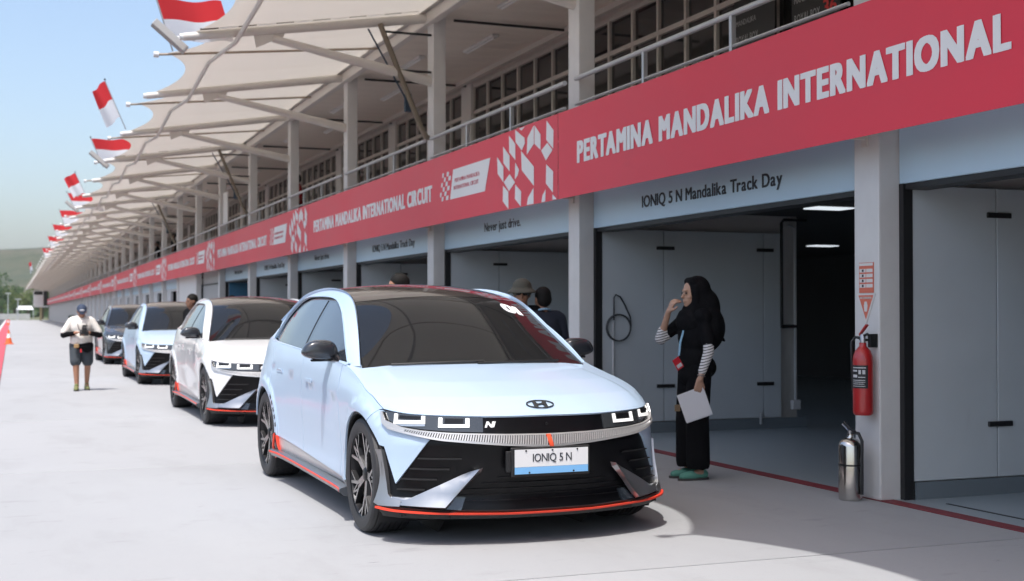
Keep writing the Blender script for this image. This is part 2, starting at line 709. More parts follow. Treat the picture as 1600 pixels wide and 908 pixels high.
def build_car():
    PAINT = mat('car_paint_blue', (.41, .53, .67), .36, 0.0, .5, noise=(.8, .015), coat_rough=.09)
    BLACK = mat('car_gloss_black', (.006, .006, .008), .10, 0, .6)
    MATTE = mat('car_matte_black', (.009, .009, .010), .55, noise=(40, .3))
    GLASS = mat('car_tinted_glass', (.009, .010, .011), .03, 0, 0, spec=.45)
    SGLASS = mat('car_side_glass', (.028, .035, .046), .03, 0, .5, spec=1.0)
    ROOFM = mat('car_roof_black', (.012, .011, .011), .12, 0, 1.0)
    SILVER = mat('car_satin_silver', (.56, .555, .55), .36, .6)
    SILV2 = mat('car_pale_silver', (.37, .39, .415), .34, .95)
    BLADE = mat('car_blade_silver', (.40, .40, .405), .34, .9)
    REDL = mat('car_orange_red_trim', (.75, .055, .025), .4)
    LAMPW = mat('car_running_light', (.9, .9, .88), .3, emit=((1, .99, .95), .32))
    LENS = mat('car_lamp_lens', (.05, .055, .06), .06, .25, 1.0)
    RUB = mat('tyre_rubber', (.022, .022, .024), .62, noise=(60, .25), bump=(90, .25, .002))
    MACH = mat('wheel_machined_face', (.40, .39, .38), .33, .9)
    GUN = mat('wheel_dark_rim', (.020, .020, .022), .35, .6)
    MIRR = mat('mirror_dark_grey', (.035, .04, .048), .22, .3, .8)
    PLW = mat('plate_white', (.72, .72, .73), .4)
    PLB = mat('plate_blue', (.20, .46, .78), .4)
    DARK = mat('dark_print', (.03, .035, .045), .4)
    REDT = mat('tail_lamp_red', (.35, .01, .01), .15, 0, 1)
    WHT = mat('sticker_white', (.85, .85, .85), .5)

    root = empty('parked_car')
    ST_ = .045

    # inner dark shell that closes every gap between the panels
    r0 = .402
    dz = AZ - .18
    dy = math.sqrt(r0 * r0 - dz * dz)
    top = [(s, float(zU(s)) - .004) for s in np.linspace(SMAX, 0, 60)]
    a0 = math.degrees(math.asin(dz / r0))
    shell = [(0, .18)] + arch(AXF, r0, 180 + a0, -a0) + arch(AXR, r0, 180 + a0, -a0) + [(SMAX, .18)] + top
    inner = lambda s, z: W(s, z, -.022)
    for k, po in enumerate((shell, mir(shell))):
        panel('inner_shell', po, inner, MATTE, root, step=.09, rim=0)
    mb = MB()
    mb.box(-.60, .60, .14, 4.6, .17, .21)
    mb.box(-.86, .86, 1.32, 3.42, .172, .212)
    mb.box(-.86, .86, .30, .40, .172, .26)
    mb.build('underbody', MATTE, root)
    for ax in (AXF, AXR):
        for sg in (-1, 1):
            mb = MB()
            mb.lathe([(.405, sg * .50), (.405, sg * .935)], 28, 'x', (0, ax, AZ), cap=False, a0=R(-40), a1=R(220))
            mb.lathe([(.02, sg * .50), (.405, sg * .50)], 28, 'x', (0, ax, AZ), cap=False)
            mb.build('wheel_well', MATTE, root, smooth=40)

    # ---- hood
    sc = 1.118
    sE = s_y(1.45)

    def c0(u):
        s = (np.atleast_1d(u) * 2 - 1) * sc
        return W(s, zU(s))

    def d1(v):
        s = sc + np.atleast_1d(v) * (sE - sc)
        return W(s, zU(s))

    def d0(v):
        p = d1(v)
        p[:, 0] *= -1
        return p
    E_ = d1(1.)[0]
    K_ = spline([(-E_[0], E_[1], E_[2]), (-.62, 1.335, 1.040), (-.3, 1.255, 1.046), (0, 1.23, 1.048), (.3, 1.255, 1.046), (.62, 1.335, 1.040), tuple(E_)])
    hc = coons(c0, lambda u: K_(u), d0, d1)

    def hood(u, v):
        p = hc(u, v)
        a = np.abs(np.asarray(u) * 2 - 1)
        v = np.asarray(v)
        p[:, 2] += .030 * (1 - a ** 4) * (1 - np.exp(-np.maximum(v, 0) / .07)) * (1 - v) + .011 * (1 - sm(.72, .80, a)) * np.sin(np.pi * np.clip(v, 0, 1))
        return p
    panel('hood', [(0.003, .004), (.997, .004), (.997, .996), (.003, .996)], hood, PAINT, root, step=.02, rim=.02)
    # emblem on the nose of the hood: an oval ring round a slanted H
    uv = np.array([.5, .085])
    P0 = hood(uv[:1], uv[1:])[0]
    N0 = normals(hood, uv[:1], uv[1:])[0]
    T1 = np.array([1., 0, 0])
    T2 = np.cross(N0, T1)
    fr = lambda x, y, z: P0 + T1 * x + T2 * y + N0 * (z + .003)
    mb = MB()
    seg = 40
    ring = []
    for rr in (1.0, .92):
        for zz in (0, .006):
            ring.append([fr(.092 * rr * math.cos(2 * math.pi * k / seg), .047 * (1 if rr == 1 else .87) * math.sin(2 * math.pi * k / seg), zz) for k in range(seg + 1)])
    mb.grid([ring[0], ring[1], ring[3], ring[2], ring[0]])
    hh = [(-.058, -.032), (-.036, -.036), (-.030, -.010), (.022, -.004), (.030, -.036), (.052, -.032), (.044, -.006), (.058, .032), (.036, .036), (.030, .010), (-.022, .004), (-.030, .036), (-.052, .032), (-.044, .006)]
    hh = [(-.047, -.034), (-.027, -.040), (-.014, -.010), (.010, -.004), (.018, -.006), (.022, -.040), (.041, -.036), (.047, .034), (.027, .040), (.014, .010), (-.010, .004), (-.018, .006), (-.022, .040), (-.041, .036)]
    mb.prism(hh, lambda a, b: fr(a, b, 0), lambda a, b: fr(a, b, .006))
    mb.build('emblem', mat('emblem_dark_chrome', (.05, .055, .06), .25, .6), root)

    # ---- front fascia
    panel('grille', [(s, .205) for s in np.linspace(-1.10, 1.10, 2)] + [(1.12, .5), (1.12, .79), (.62, .764), (0, .758), (-.62, .764), (-1.12, .79), (-1.12, .5)], lambda s, z: W(s, z, -.014), mat('grille_black', (.004, .004, .005), .28, spec=.22), root, rim=0, step=ST_)
    for k in range(7):
        z = .265 + k * .034
        w = .62 - .10 * abs(k - 1)
        mb = MB()
        ss = np.linspace(-w, w, 25)
        P = [[tuple(W(s, z + dz_, -.014 + o_)[0]) for s in ss] for dz_, o_ in ((.004, 0), (.004, .012), (-.004, .012), (-.004, 0))]
        mb.grid(P).build('grille_bar', MATS['grille_black'], root)
    cb = [(.735, .632), (1.032, .686), (1.083, .716), (1.116, .790), (1.165, .790)] + arch(AXF, .402, 118, 147, 8) + [(1.062, .575), (.951, .362)]
    blade = arch(AXF, .374, 149, 199, 8) + [(1.045, .228), (.90, .232), (.90, .266), (.965, .282), (.985, .30), (1.072, .556)]
    wedge = [(.962, .258), (.94, .240), (.66, .237), (.455, .463), (.845, .286), (.975, .284)]
    for sg in (1, -1):
        f_ = (lambda p: p) if sg == 1 else mir
        panel('bumper_corner', f_(cb), W, PAINT, root, step=ST_, rim=.02)
        panel('bumper_blade', f_(blade), lambda s, z: W(s, z, .014), BLADE, root, step=ST_, rim=.03)
        def wf(s, z):
            s = np.atleast_1d(s)
            z = np.atleast_1d(z)
            q_ = np.abs(s)
            s_in = np.interp(z, [.237, .463], [.66, .455])
            s_out = np.interp(z, [.284, .286, .463], [.975, .845, .455])
            fr_ = np.clip((q_ - s_in) / np.maximum(s_out - s_in, .03), 0, 1)
            return W(s, z, 0) + np.stack([0 * s, -.006 - .055 * (1 - fr_), 0 * s], 1)
        panel('bumper_wedge', f_(wedge), wf, SILV2, root, step=ST_, rim=.035)
        tab = [(.645, .222), (.545, .214), (.52, .290), (.572, .294)]
        panel('lip_tab', f_(tab), lambda s, z: W(s, z, .006), mat('lip_tab_grey', (.05, .065, .08), .2, .3, .5), root, rim=.02)
        # fins in the side intake
        for k in range(4):
            z = .33 + .062 * k
            s0_, s1_ = .955 - (z - .362) * .82 * (1 if z > .362 else 0) - .02, .80 - (z - .30) * 1.2
            P = [[tuple(W(sg * (s0_ + (s1_ - s0_) * t), z + dz_, -.014 + o_)[0]) for t in np.linspace(0, 1, 7)] for dz_, o_ in ((.005, 0), (.003, .022), (-.003, .022), (-.005, 0))]
            MB().grid(P).build('intake_fin', MATTE, root)
        # lamp
        lens = [(1.100, .788), (.88, .771), (.62, .763), (.412, .757), (.412, .672), (.62, .678), (.80, .690), (.985, .712), (1.065, .740)]
        lo = panel('headlight', f_(lens), lambda s, z: W(s, z, -.003), LENS, root, rim=.012, step=ST_)
        u1 = [(1.005, .777), (.978, .776), (.974, .739), (.799, .742), (.799, .769), (.775, .768), (.772, .722), (.998, .717)]
        u2 = [(.688, .760), (.664, .760), (.663, .720), (.520, .720), (.520, .756), (.496, .756), (.496, .702), (.688, .702)]
        for u_ in (u1, u2):
            panel('light_bar', f_(u_), lambda s, z: W(s, z, .003), LAMPW, lo, rim=.008, step=ST_)
        # dark reflector block inside each bar
        for (a, b_) in ((.962, .812), (.650, .533)):
            panel('reflector', f_([(a, .768 if a > .8 else .756), (b_, .766 if a > .8 else .754), (b_, .748 if a > .8 else .726), (a, .750 if a > .8 else .726)]), lambda s, z: W(s, z, .0015), GUN, lo, rim=.004, step=ST_)
        arcb = [(.99, .7145), (.772, .7195), (.772, .708), (.93, .704)]
        panel('reflector', f_(arcb), lambda s, z: W(s, z, .0015), mat('lamp_chrome', (.55, .56, .58), .2, .9), lo, rim=.004, step=ST_)

    # slim ribbed strip under the lamps
    tp = [(0, .656), (.269, .660), (.621, .671), (.80, .683), (.985, .705), (1.06, .735), (1.106, .786)]
    bt = [(1.122, .786), (1.088, .718), (1.038, .688), (.736, .638), (.658, .627), (.274, .595), (0, .578)]
    hstrip = tp + bt
    strip = hstrip + [(-a, b) for a, b in hstrip[::-1]][1:-1]
    st_o = panel('trim_strip', strip, lambda s, z: W(s, z, .010), mat('trim_dark', (.012, .012, .014), .4), root, rim=.02, step=ST_)
    zt = lambda s: np.interp(abs(s), [a for a, b in tp], [b for a, b in tp])
    bb = bt[::-1]
    zb = lambda s: np.interp(abs(s), [a for a, b in bb], [b for a, b in bb])
    mb = MB()
    for sgn in (1, -1):
        for a in np.arange(.018, .90, .0152):
            if a > .74 and sgn == -1 and False:
                continue
            q = []
            for (ds, zz) in ((-.0045 + .004, zt(a) - .007), (.0045 + .004, zt(a) - .007), (.0045 - .004, zb(a) + .012), (-.0045 - .004, zb(a) + .012)):
                q.append(sgn * a + ds)
                q.append(zz)
            pts = [(q[0], q[1]), (q[2], q[3]), (q[4], q[5]), (q[6], q[7])]
            lo_ = [W(p[0], p[1], .010)[0] for p in pts]
            hi_ = [W(p[0], p[1], .020)[0] for p in pts]
            mb.add(lo_ + hi_, [(4, 5, 6, 7), (0, 1, 5, 4), (1, 2, 6, 5), (2, 3, 7, 6), (3, 0, 4, 7)])
    tag(mb.build('strip_fins', SILVER, st_o), kind='stuff')
    band('strip_rail', lambda s: zb(s) - .001, lambda s: zb(s) + .011, -1.03, 1.03, SILVER, st_o, .021)
    band('strip_rail', lambda s: zt(s) - .006, lambda s: zt(s) + .001, -.95, .95, SILVER, st_o, .018)
    for sgn in (1, -1):
        ends = [(.90, zt(.90)), (1.06, .736), (1.104, .786), (1.120, .786), (1.087, .718), (1.03, .687), (.90, zb(.90) + .01)]
        panel('strip_end', ends if sgn == 1 else mir(ends), lambda s, z: W(s, z, .0185), SILVER, st_o, rim=.02, step=ST_)
    panel('centre_mark', [(-.022, .656), (.006, .656), (.022, .578), (-.004, .578)], lambda s, z: W(s, z, .024), mat('centre_mark_red', (.85, .10, .04), .4), st_o, rim=.01)
    # splitter lip with a thin red line
    zr = lambda s: np.interp(abs(s), [0, .3, .659, .936, 1.061], [.188, .189, .197, .207, .218])
    lip = band('front_lip', lambda s: .160, lambda s: zr(s) + .020, -1.05, 1.05, MATTE, root, .010, .05)
    band('lip_line', lambda s: zr(s) - .005, lambda s: zr(s) + .006, -1.055, 1.055, REDL, lip, .026, .02)
    # number plate
    pf = lambda x, y, z: np.array([x, .018 - z + (.5 - y) * .02, y])
    yc = .497
    mb = MB().box(-.262, .252, .020, .050, yc - .088, yc + .086)
    mb.box(-.292, -.262, .024, .050, yc - .060, yc + .066)
    pl = mb.build('number_plate', mat('plate_frame', (.012, .012, .013), .5), root, bevel=.004)
    bx('plate_face', PLW, pl, -.243, .237, .015, .022, yc - .030, yc + .074)
    bx('plate_band', PLB, pl, -.243, .237, .015, .022, yc - .072, yc - .031)
    v, f_ = text_geo('IONIQ 5 N', .050, width=.255, bold=.004, extrude=.0008)
    mb = MB()
    mb.add([(p[0] - .128, .0142 - p[2], p[1] + yc + .000) for p in v], f_)
    mb.build('plate_lettering', DARK, pl)
    mb = MB()
    for (x, z) in ((-.172, .066), (0, .066), (.165, .066), (-.15, -.064), (.14, -.064)):
        mb.lathe([(.0055, .011), (.0055, .0155)], 10, 'y', (x, 0, yc + z))
    mb.build('plate_screws', mat('screw_black', (.01, .01, .01), .5), pl)
    # N badge and camera dot
    v, f_ = text_geo('N', .036, width=.050, bold=.05, extrude=.001)
    mb = MB()

    def onf(x, y, z, s0, z0):
        s_ = s0 + x + y * .35
        return W(s_, z0 + y, .002 - .014 + z)[0]
    mb.add([onf(p[0], p[1], p[2], -.40, .700) for p in v], f_)
    q = [(.052, 0), (.058, 0), (.058, .034), (.052, .034)]
    mb.prism(q, lambda a, b: onf(a, b, 0, -.40, .700), lambda a, b: onf(a, b, .002, -.40, .700))
    mb.build('badge', WHT, root)
    mb = MB().lathe([(.009, 0), (.009, .006), (.004, .009)], 12, 'y', (0, .093, .715))
    mb.build('camera_dot', GUN, root)

    # ---- sides
    zd = lambda y: .290 + (y - 1.55) * .047
    yd1 = 2.60
    for sg in (1, -1):
        f_ = (lambda p: p) if sg == 1 else mir
        ra = .398
        ang_r = math.degrees(math.asin((AZ - zd(1.3)) / ra))
        fend = [(s, float(zU(s))) for s in np.linspace(1.122, s_y(1.50), 18)] + [(s_y(1.47), .80), (s_y(1.43), .60), (s_y(1.425), zd(1.42))] + arch(AXF, ra, -ang_r, 117, 26) + [(1.165, .790)]
        panel('fender', f_(fend), W, PAINT, root, step=ST_, gap=.0022)
        d1p = [(s_y(y), float(zU(s_y(y)))) for y in np.linspace(1.51, yd1, 8)] + [(s_y(yd1 + .02), .8), (s_y(yd1 - .01), .5), (s_y(yd1 - .02), zd(yd1)), (s_y(1.432), zd(1.432)), (s_y(1.437), .60), (s_y(1.477), .80)]
        dr = panel('door', f_(d1p), W, PAINT, root, step=ST_, gap=.0022)
        aR = math.degrees(math.acos(min(1, (AXR - 3.43) / .47)))
        d2p = [(s_y(y), float(zU(s_y(y)))) for y in np.linspace(yd1 + .004, 3.72, 8)] + [(s_y(3.66), .92)] + [(a, b) for a, b in arch(AXR, .475, 118, 178, 10)] + [(s_y(3.39), zd(3.39)), (s_y(yd1 - .016), zd(yd1)), (s_y(yd1 - .006), .5), (s_y(yd1 + .024), .8)]
        dr2 = panel('door', f_(d2p), W, PAINT, root, step=ST_, gap=.0022)
        for (o_, y_, z_) in ((dr, 2.36, .885), (dr2, 3.38, .915)):
            hp = [(s_y(y_ - .10), z_ - .014), (s_y(y_ + .10), z_ - .012), (s_y(y_ + .10), z_ + .014), (s_y(y_ - .10), z_ + .012)]
            panel('handle', f_(hp), lambda s, z: W(s, z, .006), PAINT, o_, rim=.006)
        qp = [(s_y(y), float(zU(s_y(y)))) for y in np.linspace(3.724, 4.40, 8)] + [(s_y(4.42), .95), (s_y(4.43), .62), (s_y(4.40), .50)] + arch(AXR, ra, 18, 182, 30) + [(s_y(3.39), .365)] + arch(AXR, .475, 178, 118, 10) + [(s_y(3.664), .92)]
        panel('quarter_panel', f_(qp), W, PAINT, root, step=ST_, gap=.0022)
        for ax, b0, b1 in ((AXF, -10, 150), (AXR, 0, 182)):
            ring = arch(ax, .402, b0, b1, 30) + arch(ax, .384, b1, b0, 30)
            panel('arch_lip', f_(ring), lambda s, z: W(s, z, -.012), MATTE, root, rim=.02)
        # cooling slots on the rear flare
        for k in range(5):
            a = 132 + k * 8.5
            q = [arch(AXR, r_, a + d_, a + d_, 1)[0] for r_, d_ in ((.424, -2.2), (.452, -2.2), (.452, 2.4), (.424, 2.4))]
            panel('vent_slot', f_(q), lambda s, z: W(s, z, .002), MATTE, root, rim=.003)
        # sill: pale strip, dark ledge, red line
        sill = [(s_y(1.27), zd(1.27)), (s_y(3.385), zd(3.385)), (s_y(3.40), .255), (s_y(1.26), .205)]
        panel('sill_trim', f_(sill), lambda s, z: W(s, z, -.006), SILVER, root, step=ST_)
        mb = MB()
        yy = np.linspace(1.25, 3.49, 24)
        P = []
        for y in yy:
            zc = .195 + (y - 1.25) * .018
            xo = float(W(s_y(y), .30)[0, 0])
            P.append([(sg * (xo - .02), y, zc + .040), (sg * (xo + .020), y, zc + .030), (sg * (xo + .028), y, zc + .022), (sg * (xo + .028), y, zc + .006), (sg * (xo + .0), y, zc - .020), (sg * (xo - .06), y, zc - .026)])
        ring = [row + [row[0]] for row in P]
        mb.grid(ring)
        n_ = len(P)
        mb.add(P[0], [tuple(range(6))])
        mb.add(P[-1], [tuple(range(6))])
        sk = mb.build('side_skirt', mat('skirt_grey', (.085, .095, .11), .3, .2, .5), root, smooth=30, weld=True)
        P = []
        for y in yy:
            zc = .195 + (y - 1.25) * .018
            xo = float(W(s_y(y), .30)[0, 0]) + .0350
            P.append([(sg * (xo - .004), y, zc + .0225), (sg * xo, y, zc + .0215), (sg * xo, y, zc + .0085), (sg * (xo - .004), y, zc + .0075)])
        MB().grid(P).build('skirt_line', REDL, sk, smooth=30)
        P = []
        for y in yy:
            zc = .195 + (y - 1.25) * .018
            xo = float(W(s_y(y), .30)[0, 0])
            P.append([(sg * (xo + .028), y, zc + .006), (sg * (xo + .012), y, zc - .022), (sg * (xo - .05), y, zc - .028)])
        MB().grid(P).build('skirt_underside', mat('skirt_pale', (.30, .30, .31), .4, .3), sk, smooth=30)
        fl = arch(AXR, .398, 177, 206, 8) + arch(AXR, .418, 204, 175, 8)
        panel('skirt_flick', f_(fl), lambda s, z: W(s, z, .012), REDL, sk, rim=.02)
        bv = arch(AXR, .420, 174, 203, 6) + [(s_y(3.37), .225), (s_y(3.36), .30), (s_y(3.39), .375)]
        panel('skirt_vent', f_(bv), lambda s, z: W(s, z, .004), BLACK, sk, rim=.02)
        fl2 = [(s_y(3.385), .385), (s_y(3.405), .385), (s_y(3.365), .25), (s_y(3.345), .25)]
        panel('skirt_flick', f_(fl2), lambda s, z: W(s, z, .012), REDL, sk, rim=.02)

    # ---- rear
    zz = lambda s: float(zU(s))
    sR = s_y(4.435)
    for sg in (1, -1):
        f_ = (lambda p: p) if sg == 1 else mir
        tail = [(sR, .64), (sR, zz(sR))] + [(s, zz(s)) for s in np.linspace(sR, SMAX, 8)] + [(SMAX, .64)]
        panel('tailgate', f_(tail), W, PAINT, root, step=.06)
        panel('rear_bumper', f_([(s_y(4.36), .20), (SMAX, .20), (SMAX, .63), (sR, .63), (s_y(4.38), .52)]), W, BLACK, root, step=.06)
        panel('tail_lamp', f_([(sR + .02, .88), (SMAX - .02, .90), (SMAX - .02, .98), (sR + .02, .99)]), lambda s, z: W(s, z, .008), REDT, root, step=.06)

    # ---- greenhouse
    sgl = side_glass(1)
    g1 = np.array(G1)
    g2 = np.array([sgl(y, z)[0] for y, z in G2yz])
    tt = np.linspace(0, 1, len(g1))
    g1f, g2f = splinet(tt, g1), splinet(tt, g2)
    B1s = np.concatenate([[s_y(y) for y in np.linspace(1.45, 4.315, 12)], np.linspace(s_y(4.40), SMAX, 6)])
    B0p = [tuple(sgl(y, zbelt(y))[0]) for y in np.linspace(1.45, 4.315, 12)] + [tuple(p) for p in ((.735, 4.46, 1.20), (.68, 4.535, 1.27), (.50, 4.585, 1.245), (.30, 4.60, 1.235), (.12, 4.607, 1.23), (0, 4.608, 1.23))]
    tB = np.linspace(0, 1, len(B0p))
    b0f = pchip(tB, np.array(B0p))
    b1f = pchip(tB, W(B1s, zU(B1s)))
    for sg in (1, -1):
        def rail(t, w):
            t = np.atleast_1d(np.asarray(t, float))
            w = np.atleast_1d(np.asarray(w, float))
            a, b = g1f(t), g2f(t)
            p = a + (b - a) * w[:, None]
            e = 1e-3
            tg = g2f(np.minimum(t + e, 1)) - g2f(np.maximum(t - e, 0))
            n = np.cross(b - a, tg)
            n /= np.linalg.norm(n, axis=1)[:, None]
            n = np.where(((n @ np.array([.55, -.1, .83])) < 0)[:, None], -n, n)
            h = .005 * (1 - (2 * w - 1) ** 2)
            p = p + n * h[:, None]
            p[:, 0] *= sg
            return p
        panel('roof_pillar', [(0, 0), (1, 0), (1, 1), (0, 1)], rail, PAINT, root, step=(.0125, .125), rim=.02, flip=(sg == -1))

        def ledge(t, w):
            t = np.atleast_1d(np.asarray(t, float))
            w = np.atleast_1d(np.asarray(w, float))
            a, b = b0f(t), b1f(t)
            p = a + (b - a) * w[:, None]
            p[:, 2] += .010 * np.sin(np.pi * w)
            p[:, 0] *= sg
            return p
        panel('shoulder', [(0, 0), (1, 0), (1, 1), (0, 1)], ledge, PAINT, root, step=(.02, .25), rim=.01, flip=(sg == 1))
        sf = side_glass(sg)
        back = [(1.52, zbelt(1.52) - .01)] + [(4.32, zbelt(4.32) - .01)] + [(y, z) for y, z in G2yz[::-1][1:-1]]
        fb = lambda y, z: sf(y, z) - np.stack([np.full_like(np.atleast_1d(y), sg * .010), 0 * np.atleast_1d(y), 0 * np.atleast_1d(y)], 1)
        wf = panel('window_frame', back, fb, BLACK, root, step=.08, rim=0, flip=(sg == -1))
        tpz = splinet(np.array([p[0] for p in G2yz]), np.array([[p[1]] for p in G2yz]))
        top_ = lambda y, d: (y, float(tpz(y)[0, 0]) - d)
        q1 = [(1.56, zbelt(1.56) + .012), (2.655, zbelt(2.655) + .012), (2.725, top_(2.725, .022)[1])] + [top_(y, .022) for y in np.linspace(2.66, 1.66, 9)]
        q2 = [(2.785, zbelt(2.785) + .012), (4.13, zbelt(4.13) + .012), (3.99, 1.33)] + [top_(y, .022) for y in np.linspace(3.74, 2.855, 7)]
        q3 = [(4.18, zbelt(4.18) + .012), (4.295, zbelt(4.295) + .010), (4.20, 1.235), (4.075, 1.335), (4.09, 1.29)]
        for q in (q1, q2, q3):
            panel('side_window', q, lambda y, z: sf(y, z) - np.stack([np.full_like(np.atleast_1d(y), sg * .004), 0 * np.atleast_1d(y), 0 * np.atleast_1d(y)], 1), SGLASS, root, step=.08, rim=.006, flip=(sg == -1))
        # door mirror
        mb = MB()
        nu, nv = 20, 28
        P = []
        sp = lambda a, e: math.copysign(abs(a) ** e, a)
        for i in range(nu + 1):
            th = -math.pi / 2 + math.pi * i / nu
            row = []
            for j in range(nv + 1):
                ph = 2 * math.pi * j / nv
                x = .128 * sp(math.cos(th), .55) * sp(math.cos(ph), .55)
                y = .075 * sp(math.cos(th), .55) * sp(math.sin(ph), .7)
                z = .076 * sp(math.sin(th), .62)
                if y > 0:
                    y *= .45
                x *= 1 - .16 * (z / .072) * (1 if z > 0 else .3)
                z *= 1 - .25 * max(x / .118, 0) ** 2
                row.append((sg * (.995 + x), 1.80 + y, 1.120 + (z if z > 0 else z * .8)))
            P.append(row)
        mb.grid(P)
        mr = mb.build('door_mirror', MIRR, root, smooth=50, weld=True)
        mb = MB().box(*sorted((sg * .90, sg * 1.06)), 1.775, 1.80, 1.045, 1.062)
        mb.add([(sg * .872, 1.60, 1.045), (sg * .905, 1.79, 1.05), (sg * .88, 1.80, 1.12), (sg * .90, 1.60, 1.045), (sg * .925, 1.79, 1.05), (sg * .90, 1.80, 1.12)], [(0, 1, 2), (3, 5, 4), (0, 3, 4, 1), (1, 4, 5, 2), (2, 5, 3, 0)])
        mb.build('mirror_stalk', BLACK, mr, bevel=.004)

    G1f = lambda i0, i1, sg: (lambda v: g1f(tt[i0] + (tt[i1] - tt[i0]) * np.atleast_1d(np.asarray(v, float))) * np.array([sg, 1, 1]))
    cw = spline([(-.83, 1.30, 1.005), (-.4, 1.18, 1.010), (0, 1.14, 1.012), (.4, 1.18, 1.010), (.83, 1.30, 1.005)])
    hd = spline([(-.655, 2.12, 1.461), (-.33, 1.99, 1.496), (0, 1.95, 1.507), (.33, 1.99, 1.496), (.655, 2.12, 1.461)])
    wsf = coons(cw, hd, G1f(0, 3, -1), G1f(0, 3, 1))

    def wind(u, v):
        p = wsf(u, v)
        b = np.sin(np.pi * np.clip(u, 0, 1)) * np.sin(np.pi * np.clip(v, 0, 1)) * .022
        p[:, 1] -= b * .5
        p[:, 2] += b * .86
        return p
    ws = panel('windshield', [(.003, -.01), (.997, -.01), (.997, .997), (.003, .997)], wind, GLASS, root, step=.033, rim=.01)
    re = spline([(-.60, 4.33, 1.435), (-.3, 4.385, 1.470), (0, 4.40, 1.482), (.3, 4.385, 1.470), (.60, 4.33, 1.435)])
    rf = coons(hd, re, G1f(3, 8, -1), G1f(3, 8, 1))

    def roofn(u, v):
        p = rf(u, v)
        p[:, 2] -= .012 * np.sin(np.pi * np.clip(u, 0, 1)) ** .5 * np.sin(np.pi * np.clip(v, 0, 1)) * .4
        return p
    panel('roof_panel', [(.003, .004), (.997, .004), (.997, .997), (.003, .997)], rf, ROOFM, root, step=.033, rim=.012)
    rb = spline([(-.69, 4.53, 1.29), (-.3, 4.605, 1.238), (0, 4.61, 1.23), (.3, 4.605, 1.238), (.69, 4.53, 1.29)])
    rg = coons(re, rb, G1f(8, 9, -1), G1f(8, 9, 1))
    panel('rear_window', [(.003, .0), (.997, .0), (.997, .99), (.003, .99)], rg, GLASS, root, step=.05)
    P = []
    for u in np.linspace(-1, 1, 21):
        p = re((u + 1) / 2)[0]
        P.append([(p[0], p[1] - .05, p[2] + .012), (p[0] * .98, p[1] + .13, p[2] - .008), (p[0] * .98, p[1] + .13, p[2] - .026), (p[0], p[1] + .01, p[2] - .02)])
    MB().grid(P).build('rear_spoiler', PAINT, root, smooth=40)
    # start number on the glass
    v, f_ = text_geo('01', .105, width=.24, bold=.06, extrude=.0008)
    mb = MB()
    uvs = np.array([[.790 + p[0] * .47, .860 + (p[1] - .05) * 1.2 - p[0] * .15] for p in v])
    pp = wind(uvs[:, 0], uvs[:, 1])
    nn = normals(wind, uvs[:, 0], uvs[:, 1])
    mb.add([pp[i] + nn[i] * (.0025 + v[i][2]) for i in range(len(v))], f_)
    mb.build('start_number', WHT, ws)
    # wipers
    for (u0, u1) in ((.12, .50), (.47, .86)):
        us = np.linspace(u0, u1, 12)
        pp = wind(us, np.full(12, .028) + .02 * np.linspace(0, 1, 12))
        nn = normals(wind, us, np.full(12, .03))
        MB().tube([tuple(pp[i] + nn[i] * .018) for i in range(12)], .009, 6).build('wiper', MATTE, ws)
    # shark fin aerial
    mb = MB()
    p = rf(.5, .90)[0]
    mb.add([(0, p[1] - .08, p[2]), (.02, p[1] + .07, p[2] - .012), (-.02, p[1] + .07, p[2] - .012), (0, p[1] + .07, p[2] + .045), (0, p[1] + .03, p[2] + .04)], [(0, 1, 3, 4), (0, 4, 3, 2), (1, 2, 3)])
    mb.build('aerial', ROOFM, root)

    # ---- wheels
    def make_wheel():
        mb = MB()
        mb.lathe([(.272, -.115), (.276, -.110), (.262, -.10), (.252, -.02), (.252, .10), (.262, .122), (.276, .130), (.278, .126)], 48, 'x', cap=False)
        mb.lathe([(.0, .02), (.252, .02)], 48, 'x', cap=False)
        w = mb.build('wheel', GUN, None, smooth=35)
        prof = [(.268, -.132), (.300, -.139), (.335, -.137), (.352, -.126), (.360, -.105)]
        for x in np.arange(-.085, .09, .034):
            prof += [(.363, x - .012), (.363, x + .012), (.355, x + .014), (.355, x + .020)]
        prof += [(.360, .105), (.352, .126), (.335, .137), (.300, .139), (.282, .135), (.268, .130)]
        MB().lathe(prof, 72, 'x', cap=False).build('tyre', RUB, w, smooth=28)

        def bar(mb, p0, p1, w0, w1, x0=.112, x1=.124, th=.03):
            p0, p1 = np.array(p0), np.array(p1)
            d = (p1 - p0) / np.linalg.norm(p1 - p0)
            n = np.array([-d[1], d[0]])
            f = [p0 + n * w0, p1 + n * w1, p1 - n * w1, p0 - n * w0]
            xs = [x0, x1, x1, x0]
            fr_ = [(xs[i], f[i][0], f[i][1]) for i in range(4)]
            k = 1.5
            g = [p0 + n * w0 * k, p1 + n * w1 * k, p1 - n * w1 * k, p0 - n * w0 * k]
            bk = [(xs[i] - th, g[i][0], g[i][1]) for i in range(4)]
            mb.cur = 0
            mb.add(fr_, [(0, 1, 2, 3)])
            mb.cur = 1
            mb.add(fr_ + bk, [(0, 1, 5, 4), (1, 2, 6, 5), (2, 3, 7, 6), (3, 0, 4, 7), (4, 5, 6, 7)])
        pol = lambda r_, a_: (r_ * math.cos(R(a_)), r_ * math.sin(R(a_)))
        mb = MB()
        bar(mb, pol(.035, 82), pol(.150, 84), .016, .011, .098, .113)
        bar(mb, pol(.035, 98), pol(.150, 96), .016, .011, .098, .113)
        bar(mb, pol(.145, 84), pol(.262, 73), .011, .008, .113, .124)
        bar(mb, pol(.145, 96), pol(.262, 107), .011, .008, .113, .124)
        bar(mb, pol(.165, 83), pol(.258, 90), .007, .006, .110, .121)
        bar(mb, pol(.165, 97), pol(.258, 90), .007, .006, .110, .121)
